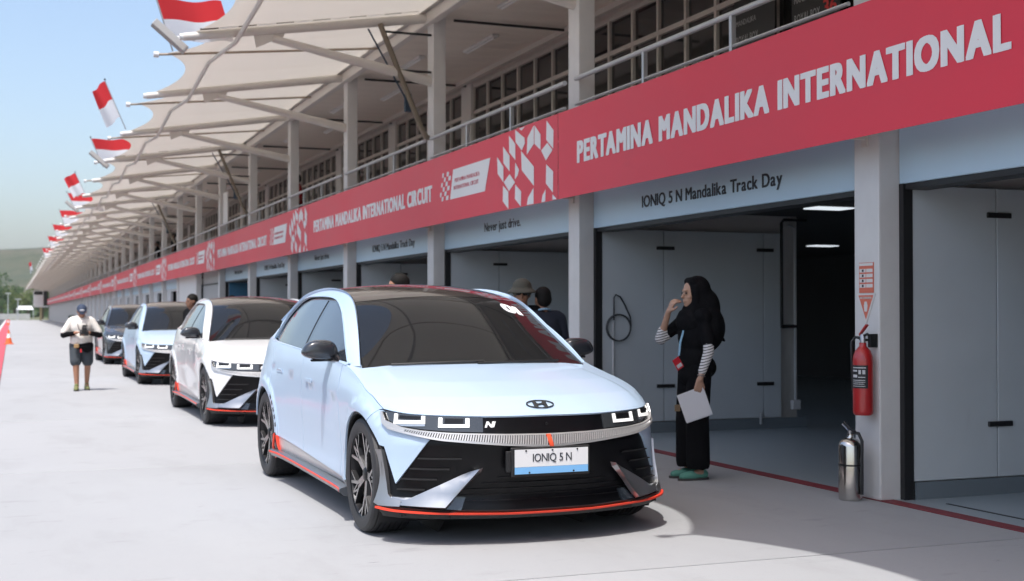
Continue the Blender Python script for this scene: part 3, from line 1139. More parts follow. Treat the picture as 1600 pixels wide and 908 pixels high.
        bar(mb, pol(.195, 78), pol(.262, 58), .007, .007, .112, .122)
        sp0 = mb.build('spoke', [MACH, GUN], w)
        for k in range(1, 5):
            clone(sp0, w, rot=(2 * math.pi * k / 5, 0, 0))
        MB().lathe([(.045, .08), (.045, .100), (.036, .108), (.0, .110)], 24, 'x', cap=False).build('centre_cap', GUN, w, smooth=40)
        MB().lathe([(.19, .028), (.19, .042), (.07, .042), (.07, .05), (0, .05)], 40, 'x', cap=False).build('brake_disc', mat('brake_steel', (.28, .27, .26), .4, .9), w, smooth=30)
        mb = MB().lathe([(.20, .0), (.20, .055), (.12, .055)], 14, 'x', cap=False, a0=R(150), a1=R(215))
        mb.build('brake_caliper', mat('caliper_red', (.5, .02, .015), .35), w, smooth=30)
        return w
    w = make_wheel()
    w.parent = root
    w.location = (.826, AXF, AZ)
    for (x, y, rot) in ((-.826, AXF, math.pi), (.826, AXR, 0), (-.826, AXR, math.pi)):
        c = copy_tree(w, root)
        c.location = (x, y, AZ)
        c.rotation_euler = (.35 if x > 0 else .9, 0, rot)
    return root


car = build_car()
car.location = (3.035, 7.08, 0)
car.rotation_euler = (0, 0, R(.8))
tag(car, 'light blue electric hatchback, nearest of the row, start number 01 on its dark windshield', 'car', 'hatchbacks parked in a row')


# ================================================================ the place
PITCH = 5.365
YC0 = 7.81
XC = 5.965


def yc(k):
    return YC0 + PITCH * k


def world_mat(name, col, rough, layers, bump=None, rnd=0.0, spec=0.3):
    """matte surface with blotches laid out in world space; layers: (scale, lo, hi, colour, amount, stretch)"""
    m = bpy.data.materials.new(name)
    m.use_nodes = True
    nt = m.node_tree
    b = nt.nodes['Principled BSDF']
    b.inputs['Roughness'].default_value = rough
    b.inputs['Specular IOR Level'].default_value = spec
    g = nt.nodes.new('ShaderNodeNewGeometry')
    base = nt.nodes.new('ShaderNodeRGB')
    base.outputs[0].default_value = (*col, 1)
    last = base.outputs[0]
    if rnd:
        oi = nt.nodes.new('ShaderNodeObjectInfo')
        mr = nt.nodes.new('ShaderNodeMapRange')
        mr.inputs[3].default_value = 1 - rnd
        mr.inputs[4].default_value = 1 + rnd
        nt.links.new(oi.outputs['Random'], mr.inputs[0])
        mu = nt.nodes.new('ShaderNodeMixRGB')
        mu.blend_type = 'MULTIPLY'
        mu.inputs[0].default_value = 1
        nt.links.new(last, mu.inputs[1])
        nt.links.new(mr.outputs[0], mu.inputs[2])
        last = mu.outputs[0]
    for (sc, lo, hi, c, amt, st) in layers:
        mp = nt.nodes.new('ShaderNodeMapping')
        mp.inputs['Scale'].default_value = st
        mp.inputs['Rotation'].default_value = (0, 0, .2)
        nt.links.new(g.outputs['Position'], mp.inputs[0])
        n = nt.nodes.new('ShaderNodeTexNoise')
        n.inputs['Scale'].default_value = sc
        n.inputs['Detail'].default_value = 8
        n.inputs['Roughness'].default_value = .65
        nt.links.new(mp.outputs[0], n.inputs['Vector'])
        mr = nt.nodes.new('ShaderNodeMapRange')
        mr.inputs[1].default_value = lo
        mr.inputs[2].default_value = hi
        mr.inputs[4].default_value = amt
        nt.links.new(n.outputs['Fac'], mr.inputs[0])
        mx = nt.nodes.new('ShaderNodeMixRGB')
        nt.links.new(mr.outputs[0], mx.inputs[0])
        nt.links.new(last, mx.inputs[1])
        mx.inputs[2].default_value = (*c, 1)
        last = mx.outputs[0]
    nt.links.new(last, b.inputs['Base Color'])
    if bump:
        n = nt.nodes.new('ShaderNodeTexNoise')
        n.inputs['Scale'].default_value = bump[0]
        n.inputs['Detail'].default_value = 6
        nt.links.new(g.outputs['Position'], n.inputs['Vector'])
        bp = nt.nodes.new('ShaderNodeBump')
        bp.inputs['Strength'].default_value = bump[1]
        bp.inputs['Distance'].default_value = .01
        nt.links.new(n.outputs['Fac'], bp.inputs['Height'])
        nt.links.new(bp.outputs[0], b.inputs['Normal'])
    MATS[name] = m
    return m


CONC = world_mat('lane_concrete', (.33, .335, .345), .82,
                 [(.35, .38, .72, (.365, .37, .378), .75, (1, .5, 1)),
                  (1.3, .52, .78, (.255, .256, .258), .55, (1, .35, 1)),
                  (3.5, .60, .74, (.20, .20, .20), .42, (.5, 1.2, 1)),
                  (9, .66, .74, (.13, .127, .123), .65, (.55, 1.6, 1)),
                  (28, .55, .8, (.265, .265, .265), .3, (1, 1, 1)),
                  (14, .735, .76, (.10, .10, .10), .7, (1, 1.3, 1))], bump=(55, .12), rnd=.035)
EPOXY = world_mat('garage_epoxy', (.30, .355, .385), .30, [(.8, .4, .7, (.34, .39, .42), .6, (1, 1, 1)), (7, .60, .75, (.18, .21, .23), .5, (1, 1, 1))], spec=.5)
ASPH = world_mat('track_asphalt', (.065, .066, .068), .9, [(.5, .4, .7, (.085, .085, .085), .8, (1, .2, 1)), (40, .4, .7, (.04, .04, .04), .5, (1, 1, 1))])
GRASSG = world_mat('dry_ground', (.12, .135, .07), .95, [(.02, .35, .65, (.20, .17, .10), .8, (1, 1, 1)), (.3, .4, .7, (.08, .11, .045), .6, (1, 1, 1))])
PAINTW = mat('white_painted_concrete', (.72, .70, .68), .62, noise=(2.2, .05), stains=[(1.4, .60, (.42, .40, .37), .45, (1.5, 1.5, .35)), (11, .68, (.30, .28, .26), .6, (1, 1, .6))], bump=(60, .06, .004))
COLB = mat('column_paint', (.63, .62, .605), .6, noise=(3, .05), stains=[(1.6, .60, (.40, .39, .37), .4, (1.5, 1.5, .3)), (14, .69, (.22, .20, .18), .7, (1, 1, .6))], bump=(50, .06, .004))
DOORP = mat('door_leaf_white', (.53, .57, .59), .50, noise=(1.4, .04), stains=[(2.2, .62, (.38, .40, .41), .35, (1, 1, .4)), (20, .71, (.28, .28, .28), .5, (1, 1, 1))])
BLK = mat('black_metal', (.012, .012, .013), .5)
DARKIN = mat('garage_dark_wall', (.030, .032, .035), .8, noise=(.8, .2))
STEELW = mat('white_painted_steel', (.64, .60, .55), .42, noise=(1.5, .05), stains=[(3.5, .66, (.42, .36, .30), .35, (1, 1, 1))])
MEMB = mat('canopy_membrane', (.73, .70, .66), .75, noise=(.7, .045), trans=((.90, .865, .81), .44), stains=[(1.1, .60, (.66, .61, .55), .40, (.35, 1.2, 1)), (5, .70, (.40, .34, .28), .35, (.5, 1, 1))])
DPB = mat('rib_tan', (.36, .29, .22), .6)
SOFF = mat('soffit_panel', (.74, .67, .59), .6, noise=(1.2, .07), stretch=(.6, 3, 1))
RAILM = mat('galvanised_rail', (.50, .51, .52), .38, .55, noise=(6, .06))
WINF = mat('window_frame_beige', (.64, .60, .55), .5, noise=(3, .05))
WGL = mat('window_glass_dark', (.022, .021, .021), .05, spec=.8)
BANR = mat('banner_red', (.72, .030, .060), .42, noise=(.5, .03), spec=.45, stains=[(2.2, .62, (.60, .022, .050), .5, (1, .4, 1))])
BANW = mat('banner_white', (.80, .80, .80), .55)
SIGB = mat('sign_pale_blue', (.50, .665, .79), .38, noise=(.5, .02))
SIGK = mat('sign_dark_print', (.012, .02, .035), .5)

# ---- ground
gnd = MB().box(-2400, 2400, -600, 2950, -.06, -.035).build('ground', GRASSG)
tag(gnd, kind='structure')
tr = MB().box(-40, -1.02, -40, 420, -.030, -.018).build('track', ASPH)
tag(tr, kind='structure')
lane = MB().box(-.24, 6.02, -30, 245, -.030, -.012).build('pit_lane', mat('joint_filler', (.045, .043, .04), .9))
tag(lane, kind='structure')
JL = 5.665
sl = {}
for r_ in range(-5, 21):
    y0 = 6.215 + JL * (r_ - 1) + .014
    for (x0, x1) in ((-.20, 5.955),):
        key = x0
        if key not in sl:
            mb = MB().box(x0, x1, 0, JL - .028, -.10, 0)
            sl[key] = mb.build('concrete_slab', CONC, lane, bevel=.004)
            sl[key].location = (0, y0, 0)
        else:
            clone(sl[key], lane, loc=(0, y0, random.uniform(-.0012, .0012)))
far0 = 6.215 + JL * 20
MB().box(-.20, 5.955, far0 + .006, 244, -.10, 0).build('concrete_slab', CONC, lane)
RED = world_mat('lane_red_paint', (.56, .075, .095), .6, [(2, .5, .75, (.46, .085, .10), .6, (1, .3, 1))])
rs = MB().box(-.80, -.215, -30, 245, -.03, .002).build('red_line', RED)
tag(rs, kind='structure')
wsl = MB().box(-1.02, -.80, -30, 245, -.03, .0015).build('white_line', mat('line_white', (.62, .62, .61), .6, noise=(1.5, .06)))
tag(wsl, kind='structure')
gf = MB().box(6.085, 16, -16, 240, -.05, .004).build('garage_floor', EPOXY)
tag(gf, kind='structure')
TRED = world_mat('threshold_red', (.20, .035, .045), .6, [(5, .5, .72, (.13, .05, .05), .7, (1, 1, 1))])
th = MB().box(5.956, 6.083, -16, 240, -.05, .006).build('threshold_line', TRED)
tag(th, kind='structure')
mb = MB().box(6.30, 6.325, 6.6, 7.5, .004, .0075)
o = mb.build('floor_groove', BLK, gf)

# ---- pit building
bld = empty('pit_building', (XC, YC0, 0))
tag(bld, 'long two-storey white pit building with open garages and an upper gallery', 'building')
bi = bld.matrix_world.inverted()
BOFF = Vector((-XC, -YC0, 0))


def bpart(mbuild, name, m, **kw):
    o = mbuild.build(name, m, bld, **kw)
    o.location = BOFF
    return o


KMIN, KMAX = -4, 42
colm = MB().box(0, .20, 0, .30, 0, 5.95).build('column', COLB, bld, bevel=.012)
colm.location = (0, (KMIN) * PITCH, 0)
for k in range(KMIN + 1, KMAX + 1):
    clone(colm, bld, loc=(0, k * PITCH, 0))
yE = yc(KMAX) + .3
yS = yc(KMIN)
bpart(MB().box(5.86, 8.62, yS, yE, 2.86, 3.04), 'floor_slab', PAINTW)
bpart(MB().box(5.80, 16.2, yS, yE, 5.985, 6.25), 'roof_slab', PAINTW)
bpart(MB().box(5.88, 6.02, yS, yE, 5.80, 5.975), 'edge_beam', STEELW, bevel=.01)
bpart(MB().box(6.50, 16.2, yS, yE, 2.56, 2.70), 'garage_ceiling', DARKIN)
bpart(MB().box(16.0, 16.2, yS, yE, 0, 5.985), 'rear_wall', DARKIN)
bpart(MB().box(6.2, 16.2, yS - .2, yS - .01, 0, 5.985), 'end_wall', PAINTW)
bpart(MB().box(6.2, 16.2, yE + .01, yE + .2, 0, 5.985), 'end_wall', PAINTW)
# soffit boards of the gallery ceiling
sof = MB().box(0, 2.50, 0, .60, 0, .02).build('soffit_board', SOFF, bld, bevel=.006)
nb = 0
y = yc(-1)
first = True
while y < yc(14):
    if first:
        sof.location = BOFF + Vector((6.03, y, 5.95))
        first = False
    else:
        clone(sof, bld, loc=BOFF + Vector((6.03, y, 5.95)))
    y += .608
bpart(MB().box(6.03, 8.53, y, yE, 5.95, 5.97), 'soffit', SOFF)
bpart(MB().box(8.20, 8.30, yS, yE, 5.86, 5.945), 'ceiling_rail', STEELW)
# window wall: piers, heads and glazing
pier = MB().box(8.42, 8.80, -.15, .45, 3.04, 5.985).build('pier', PAINTW, bld, bevel=.01)
pier.location = BOFF + Vector((0, yc(KMIN), 0))
for k in range(KMIN + 1, KMAX + 1):
    clone(pier, bld, loc=BOFF + Vector((0, yc(k), 0)))
bpart(MB().box(8.45, 8.70, yS, yE, 5.875, 5.984), 'window_head', WINF)
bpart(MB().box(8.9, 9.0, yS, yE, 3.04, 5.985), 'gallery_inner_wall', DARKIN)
wy0, wy1 = .45, PITCH - .15
npn = 6
pw = (wy1 - wy0) / npn
mb = MB()
for i in range(npn + 1):
    yy = wy0 + pw * i
    mb.box(8.46, 8.56, yy - .03, yy + .03, 3.05, 5.874)
mb.box(8.465, 8.555, wy0 + .031, wy1 - .031, 5.29, 5.36)
mb.box(8.465, 8.555, wy0 + .031, wy1 - .031, 5.815, 5.873)
mb.box(8.465, 8.555, wy0 + .031, wy1 - .031, 3.05, 3.12)
winm = mb.build('window', WINF, bld)
pane1 = MB().box(8.505, 8.515, 0, pw - .064, 5.365, 5.81).build('pane', WGL, winm)
pane2 = MB().box(8.505, 8.515, 0, pw - .064, 3.125, 5.285).build('pane', WGL, winm)
pane1.location = pane2.location = (0, wy0 + .032, 0)
for i in range(1, npn):
    clone(pane1, winm, loc=(0, wy0 + .032 + pw * i, 0))
    clone(pane2, winm, loc=(0, wy0 + .032 + pw * i, 0))
mbj = MB()
for i in range(npn):
    mbj.box(8.505, 8.515, wy0 + .032 + pw * i, wy0 + pw * (i + 1) - .032, 5.365, 5.81)
    mbj.box(8.505, 8.515, wy0 + .032 + pw * i, wy0 + pw * (i + 1) - .032, 3.125, 5.285)
winm.location = BOFF + Vector((0, yc(0), 0))
farp = None
for k in range(KMIN, KMAX):
    if k == 0:
        continue
    if -1 <= k <= 7:
        c = copy_tree(winm, bld)
        c.location = BOFF + Vector((0, yc(k), 0))
    else:
        c = clone(winm, bld, loc=BOFF + Vector((0, yc(k), 0)))
        if farp is None:
            farp = mbj.build('far_panes', WGL, c)
            tag(farp, kind='stuff')
        else:
            clone(farp, c)
# gallery ceiling lamps, cross ties
lampm = MB()
lampm.box(-.06, .06, 0, 1.45, -.045, 0)
lam = lampm.build('lamp_housing', mat('lamp_housing_white', (.68, .67, .65), .4), None, bevel=.008)
lamt = MB().tube([(0, .06, -.058), (0, 1.39, -.058)], .016, 8).build('lamp_tube', mat('lamp_tube_off', (.75, .74, .72), .3), lam)
nl = 0
places = ['nearest the camera', 'second from the camera', 'third from the camera', 'fourth from the camera', 'fifth from the camera', 'sixth from the camera', 'seventh from the camera', 'eighth from the camera', 'ninth from the camera']
for i, k in enumerate(range(0, 9)):
    for (xx, dyy) in ((7.35, 1.0), (6.75, 3.1)):
        c = lam if nl == 0 else copy_tree(lam)
        c.name = 'ceiling_lamp'
        c.location = (xx, yc(k) + dyy, 5.947)
        row = 'inner' if xx > 7 else 'outer'
        tag(c, 'unlit tube lamp under the gallery ceiling, %s row, %s' % (row, places[i]), 'lamp', 'tube lamps under the gallery ceiling')
        nl += 1
tie = MB().tube([(XC + .38, 0, 5.90), (8.42, 0, 5.90)], .022, 8).build('cross_tie', BLK, bld)
tie.location = BOFF + Vector((0, yc(0) + .15, 0))
for k in range(1, 16):
    clone(tie, bld, loc=BOFF + Vector((0, yc(k) + .15, 0)))

# ---- gallery railing: one per bay
ORD = ['first', 'second', 'third', 'fourth', 'fifth', 'sixth', 'seventh', 'eighth', 'ninth', 'tenth', 'eleventh', 'twelfth']
rl = empty('balcony_railing')
MB().tube([(0, .302, 4.03), (0, PITCH - .002, 4.03)], .028, 10).build('top_rail', RAILM, rl, smooth=40)
MB().tube([(0, .302, 3.74), (0, PITCH - .002, 3.74)], .018, 8).build('bottom_rail', RAILM, rl, smooth=40)
MB().tube([(0, .302, 3.38), (0, PITCH - .002, 3.38)], .018, 8).build('bottom_rail', RAILM, rl, smooth=40)
for i in (1, 2):
    MB().box(-.022, .022, .30 + (PITCH - .3) * i / 3 - .022, .30 + (PITCH - .3) * i / 3 + .022, 3.042, 4.01).build('post', RAILM, rl)
for k in range(0, 28):
    c = rl if k == 0 else copy_tree(rl)
    c.location = (5.925, yc(k), 0)
    if k < 8:
        tag(c, 'grey steel balcony railing above the red banner, %s bay from the camera' % ORD[k], 'railing', 'balcony railings')
    else:
        tag(c, 'small grey balcony railing far along the gallery', 'railing', 'far balcony railings')

# ---- red banners with white lettering
BX = 5.655
PER = 12.87
PAT = [[(2.06, 0.687), (1.84, 0.543), (1.84, 0.351), (2.04, 0.475)], [(1.85, 0.794), (1.63, 0.654), (1.63, 0.463), (1.84, 0.588)], [(1.65, 0.905), (1.44, 0.777), (1.44, 0.581), (1.64, 0.698)], [(1.44, 0.945), (1.14, 0.811), (1.13, 0.746), (1.23, 0.672), (1.43, 0.797)], [(1.32, 0.945), (1.13, 0.945), (1.24, 0.91)], [(1.05, 0.799), (0.85, 0.921), (0.85, 0.704), (1.07, 0.603)], [(0.83, 0.918), (0.65, 0.79), (0.65, 0.611), (0.83, 0.701)], [(0.47, 0.923), (0.27, 0.787), (0.28, 0.58), (0.48, 0.706)], [(0.45, 0.666), (0.3, 0.569), (0.49, 0.471), (0.63, 0.601)], [(1.25, 0.667), (0.85, 0.439), (0.85, 0.215), (1.23, 0.436)], [(1.44, 0.552), (1.32, 0.452), (1.36, 0.391), (1.45, 0.35)], [(1.63, 0.43), (1.45, 0.314), (1.65, 0.223), (1.83, 0.35)], [(1.85, 0.307), (1.67, 0.217), (1.67, 0.006), (1.86, 0.115)], [(1.44, 0.284), (1.25, 0.187), (1.26, 0.006), (1.45, 0.111)], [(0.86, 0.195), (0.86, 0.006), (1.07, 0.009), (1.03, 0.091)], [(0.48, 0.426), (0.28, 0.324), (0.29, 0.089), (0.49, 0.209)], [(0.5, 0.142), (0.51, 0.006), (0.62, 0.006), (0.59, 0.082)], [(0.3, 0.07), (0.18, 0.006), (0.3, 0.006)]]
ban = empty('banner')
# local: y from 0 (near end) to PER; z from 0 to .955
face = MB()
n_ = 27
P = []
for i in range(n_ + 1):
    y = .008 + (PER - .016) * i / n_
    w = .002 + .0012 * math.sin(i * 1.7) + .0008 * math.sin(i * .6)
    P.append([(w * (1 - abs(2 * j / 6 - 1)), y, .955 * j / 6) for j in range(7)])
face.grid(P)
fo = face.build('banner_sheet', BANR, ban, smooth=60, solid=.004)


def fr_ban(x, y, z):
    return (-.0055 - z, 12.35 - x, .355 + y)


lettering('lettering', 'PERTAMINA MANDALIKA INTERNATIONAL CIRCUIT', .232, fr_ban, BANW, ban, bold=.068, width=7.78, spacing=1.25)
fr2 = lambda a, b: (-.0050, a - .15, b)
fr3 = lambda a, b: (-.0065, a - .15, b)
for p in PAT:
    MB().prism(p, fr2, fr3).build('banner_tile', BANW, ban)
lg = MB()
lg.prism([(3.773, .707), (2.306, .707), (2.504, .298), (3.902, .305)], fr2, fr3)
lgo = lg.build('logo_plate', BANW, ban)
mb = MB()
rr = random.Random(3)
for i in range(4):
    for j in range(6):
        if (i + j) % 2 == 0 and (i < 2 or rr.random() < .7):
            y0, z0 = 3.86 + i * .11 + (.025 * (5 - j)), .31 + j * .066
            mb.prism([(y0, z0), (y0 + .10 - .012 * i, z0), (y0 + .085 - .012 * i, z0 + .06), (y0 - .015, z0 + .06)], fr2, fr3)
tag(mb.build('logo_checks', BANW, lgo), kind='stuff')
PK = mat('logo_pink_print', (.55, .10, .13), .6)
for (tx, yy, zz) in (('PERTAMINA MANDALIKA', 3.70, .525), ('INTERNATIONAL CIRCUIT', 3.74, .425)):
    fr_ = lambda x, y, z, yy=yy, zz=zz: (-.0075 - z, yy - .15 - x, zz + y)
    lettering('logo_print', tx, .055, fr_, PK, lgo, width=1.0, bold=.02)
blb = ['red banner reading PERTAMINA MANDALIKA INTERNATIONAL, nearest the camera, across the right of the picture',
       'red banner with logo plate and white tile pattern, second from the camera',
       'pale red banner third from the camera above the far blue headers',
       'narrow pale red banner fourth from the camera',
       'narrow pale red banner fifth from the camera']
nbn = 0
for i in range(-2, 17):
    c = ban if i == -2 else copy_tree(ban)
    c.location = (BX, 13.05 + PER * i, 2.645)
    if i == -2:
        tag(c, 'red banner outside the picture beyond its right edge', 'banner', 'red banners along the gallery')
    elif i < 4:
        tag(c, blb[i + 1], 'banner', 'red banners along the gallery')
    else:
        tag(c, 'thin distant red banner strip towards the far end of the building', 'banner', 'distant red banners')
brk = MB()
brk.box(BX + .02, XC + .02, -.018, .018, -.018, .018)
brk.box(BX + .014, BX + .03, -.03, .03, -.04, .85)
brk.box(XC - .02, XC - .001, -.03, .03, -.07, .07)
bk0 = None
for k in range(-3, 30):
    for dz in (2.70,):
        if bk0 is None:
            bk0 = brk.build('banner_bracket', STEELW, bld)
            bk0.location = BOFF + Vector((0, yc(k) + .15, dz))
        else:
            clone(bk0, bld, loc=BOFF + Vector((0, yc(k) + .15, dz)))

# ---- pale blue headers over the garage doors
hdr = MB().box(0, .10, .305, PITCH - .005, 2.343, 3.02).build('header_sign', SIGB, None, bevel=.006)
hdr2 = None
SLAB = {-2: 'plain', -1: 'plain', 0: 'IONIQ 5 N Mandalika Track Day', 1: 'Never just drive.', 2: 'IONIQ 5 N Mandalika Track Day', 3: 'Never just drive.', 4: 'IONIQ 5 N Mandalika Track Day', 5: 'Never just drive.'}
hl = {-2: 'plain pale blue garage header outside the picture', -1: 'plain pale blue garage header at the far right, above the wall extinguisher bay',
      0: 'pale blue garage header reading Track Day above the woman in black',
      1: 'pale blue garage header reading Never just drive, nearest one with those words',
      2: 'pale blue garage header with Track Day print, second one with those words',
      3: 'small pale blue header with the short slogan, behind the white car',
      4: 'small pale blue header with a long line, fifth garage from the woman',
      5: 'small pale blue header over the blue garage'}
for k, tx in SLAB.items():
    c = hdr if k == -2 else clone(hdr)
    c.location = (6.142, yc(k), 0)
    tag(c, hl[k], 'sign', 'pale blue garage headers')
    if tx != 'plain':
        if tx.startswith('I'):
            y0, w, z0, hgt = 11.968 - yc(0), 2.62, .155 + 2.343 - .012, .125
        else:
            y0, w, z0, hgt = 16.758 - yc(1), 1.36, .180 + 2.343 - .012, .125
        fr_ = lambda x, y, z, y0=y0, z0=z0: (-.002 - z, y0 - x, z0 + y)
        lettering('lettering', tx, hgt, fr_, SIGK, c, width=w, bold=.030 if tx[0] == 'I' else 0.022)
MB().add([(-.003, 1.20 + 2.6, 2.36), (-.003, 1.26 + 2.6, 2.36), (-.003, 1.02 + 2.6 + .6, 3.0), (-.003, .96 + 2.6 + .6, 3.0)], [(0, 1, 2, 3)])

# ---- garage bays
mbp = MB().box(6.175, 8.95, 0, .14, 0, 2.56)
part_ = mbp.build('partition_wall', PAINTW, bld)
jam = MB().box(6.142, 6.225, -.055, -.004, .004, 2.342).build('door_track', BLK, bld)
hdk = MB().box(6.16, 6.36, .30, PITCH, 2.30, 2.342).build('door_head', BLK, bld)
base_ = MB().box(6.24, 8.95, -.062, -.047, .004, .13).build('skirting', mat('skirting_grey', (.16, .19, .21), .5), bld)
for i, k in enumerate(range(-2, 8)):
    for o_, dy in ((part_, .15), (jam, 0), (base_, 0), (hdk, -PITCH)):
        if i == 0:
            o_.location = BOFF + Vector((0, yc(k + 1) + dy, 0))
        else:
            clone(o_, bld, loc=BOFF + Vector((0, yc(k + 1) + dy, 0)))
# folded-back door leaves: a thing per bay
gd = empty('garage_door')
for (a, b) in ((6.232, 7.012), (7.022, 8.352), (8.362, 8.60)):
    MB().box(a, b, -.046, -.006, .135, 2.335).build('door_leaf', DOORP, gd, bevel=.004)
for xx in (7.02, 8.36):
    for zz in (.54, 2.13):
        MB().box(xx - .10, xx + .13, -.066, -.045, zz - .02, zz + .02).build('hinge', BLK, gd, bevel=.004)
MB().tube([(8.30, -.07, .06), (8.30, -.07, .20)], .018, 8).build('floor_bolt', RAILM, gd)
gl = {-1: 'folded white garage door at the right edge, beside the column with the extinguisher', 0: 'folded white garage door behind the woman in black', 1: 'folded white garage door behind the man in the bucket hat', 2: 'folded white garage door third from the right, above the blue car roof', 3: 'folded white garage door fourth from the right', 4: 'folded white garage door fifth from the right', 5: 'folded door in the blue garage'}
for i, k in enumerate(range(-1, 6)):
    c = gd if i == 0 else copy_tree(gd)
    c.location = (0, yc(k + 1), 0)
    tag(c, gl[k], 'door', 'folded white garage doors')
# fittings on the wall of the first bay
y1 = yc(1)
pts = [(6.36, y1 - .075, .80), (6.36, y1 - .075, 1.56), (6.40, y1 - .08, 1.60), (6.46, y1 - .08, 1.55), (6.53, y1 - .08, 1.42), (6.58, y1 - .08, 1.31), (6.575, y1 - .08, 1.20)]
mb = MB()
loop = [(6.42 + .150 * math.cos(a), y1 - .085 - .012 * math.sin(a * .5), 1.215 + .150 * math.sin(a)) for a in np.linspace(0, 4 * math.pi, 50)]
mb.tube([(6.362, y1 - .078, 1.30), (6.362, y1 - .078, 1.555), (6.385, y1 - .08, 1.59), (6.44, y1 - .08, 1.565), (6.50, y1 - .08, 1.47), (6.565, y1 - .08, 1.34), (6.575, y1 - .08, 1.24)] + loop[:1], .009, 6)
mb.tube(loop, .009, 6)
o = mb.build('cable_coil', mat('cable_black', (.03, .035, .04), .5), None, smooth=50)
tag(o, 'black cable hung in a loop on the white door behind the woman', 'cable')
mb = MB().tube([(6.36, y1 - .062, .14), (6.36, y1 - .062, 1.28)], .014, 8)
o = mb.build('conduit', mat('conduit_white', (.55, .56, .57), .4), None)
tag(o, 'thin white conduit below the hanging cable loop', 'pipe')
cd = empty('pipe_run', (8.60, y1 - .06, 0))
MB().tube([(0, 0, 1.20), (0, 0, 2.46), (.03, 0, 2.50), (.35, 0, 2.50)], .018, 8).build('black_pipe', BLK, cd)
MB().tube([(0, 0, 1.22), (.20, 0, 1.22)], .022, 8).build('clamp', BLK, cd)
MB().tube([(.185, 0, .34), (.185, 0, 2.40), (.10, 0, 2.44)], .014, 8).build('white_pipe', mat('conduit_white', (.55, .56, .57), .4), cd)
MB().box(.13, .25, -.03, .03, .22, .34).build('socket_box', mat('socket_white', (.6, .6, .6), .4), cd, bevel=.01)
tag(cd, 'black and white pipes with a socket box on the inner garage wall', 'pipe')
# ceiling panels that are switched on
CE = mat('ceiling_panel_lit', (.8, .8, .8), .5, emit=((.85, .93, 1.0), .55))
cl0 = None
for (x, y, lb) in ((8.49, 12.0, 'lit white ceiling panel just inside the garage behind the woman'), (13.2, 18.85, 'lit white ceiling panel deeper in the dark garage behind the woman'), (9.2, 17.0, 'lit ceiling panel in the garage under the short slogan'), (8.49, 6.6, 'lit ceiling panel in the garage at the right edge')):
    if cl0 is None:
        cl0 = MB().box(-.24, .24, -.14, .14, -.014, 0).build('ceiling_panel', CE, None)
        c = cl0
    else:
        c = clone(cl0)
    c.location = (x, y, 2.555)
    tag(c, lb, 'lamp', 'lit garage ceiling panels')
# bays further along
bpart(MB().box(6.20, 6.30, yc(6) + .305, yc(7) - .005, 0, 2.9), 'roller_door', mat('roller_grey', (.36, .36, .36), .5, noise=(2, .05)))
bpart(MB().box(6.02, 6.14, yc(7) + .305, yc(8) - .005, 0, 2.9), 'closed_panel', mat('closed_white', (.66, .66, .65), .6, noise=(2, .04)))
BLUEL = mat('blue_wall', (.06, .20, .34), .5)
bpart(MB().box(6.24, 8.8, yc(6) - .12, yc(6) - .075, .14, 2.3), 'blue_panel', BLUEL)
fw_ = MB()
fw_.box(6.16, 6.26, .305, 1.55, 0, 2.9)
fw_.box(6.16, 6.26, 3.95, PITCH - .005, 0, 2.9)
fw_.box(6.16, 6.26, 1.555, 3.945, 2.25, 2.9)
fw0 = fw_.build('bay_wall', mat('bay_wall_pale', (.55, .56, .57), .6, noise=(1.5, .05)), bld)
fw0.location = BOFF + Vector((0, yc(8), 0))
fdr = MB().box(6.40, 6.44, 1.555, 3.945, 0, 2.25).build('bay_shade_sheet', mat('bay_shade_dark', (.035, .035, .038), .6), bld)  # solid dark sheet, its colour painting the shade inside the doorway
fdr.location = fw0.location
fhd = MB().box(6.13, 6.158, .305, PITCH - .005, 2.34, 2.9).build('bay_header', SIGB, bld)
fhd.location = fw0.location
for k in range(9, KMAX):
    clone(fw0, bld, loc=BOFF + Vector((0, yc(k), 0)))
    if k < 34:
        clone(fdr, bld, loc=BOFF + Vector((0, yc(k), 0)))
    if k < 14:
        clone(fhd, bld, loc=BOFF + Vector((0, yc(k), 0)))
# box number boards behind the railing
BRD = mat('board_black', (.012, .012, .013), .45)
for (yy, lb) in ((13.35, 'black ROYAL BOX board on the gallery window, left one'), (12.08, 'black ROYAL BOX board with red number 36 on the gallery window')):
    o = MB().box(8.37, 8.40, yy - .46, yy + .46, 4.55, 5.25).build('number_board', BRD, None, bevel=.005)
    tag(o, lb, 'sign', 'black box boards on the gallery')
    f1 = lambda x, y, z, yy=yy: (8.368 - z, yy + .40 - x, 4.70 + y)
    lettering('board_lettering', 'ROYAL BOX', .105, f1, mat('board_grey_print', (.45, .45, .45), .5), o, width=.50)
    if yy < 13:
        f2 = lambda x, y, z, yy=yy: (8.368 - z, yy - .16 - x, 4.69 + y)
        lettering('board_number', '36', .17, f2, mat('board_red_print', (.7, .03, .03), .5), o, width=.25, bold=.03)
    f3 = lambda x, y, z, yy=yy: (8.368 - z, yy + .40 - x, 4.93 + y)
    lettering('board_lettering', 'MANDALIKA', .07, f3, mat('board_grey_print', (.45, .45, .45), .5), o, width=.45)

# ---- canopy
cano = empty('canopy_roof', (XC, YC0 + .15, 0))
tag(cano, 'long pleated cream fabric canopy with scalloped edge on white steel arms', 'canopy')
CO = Vector((-XC, -(YC0 + .15), 0))
HB = PITCH / 2
XT = {0: 2.36, 1: 2.27}
ZT = {0: 5.40, 1: 5.60}
XI, ZI = 5.95, 6.00


def zline(par, x):
    return ZI + (ZT[par] - ZI) * (XI - x) / (XI - XT[par])


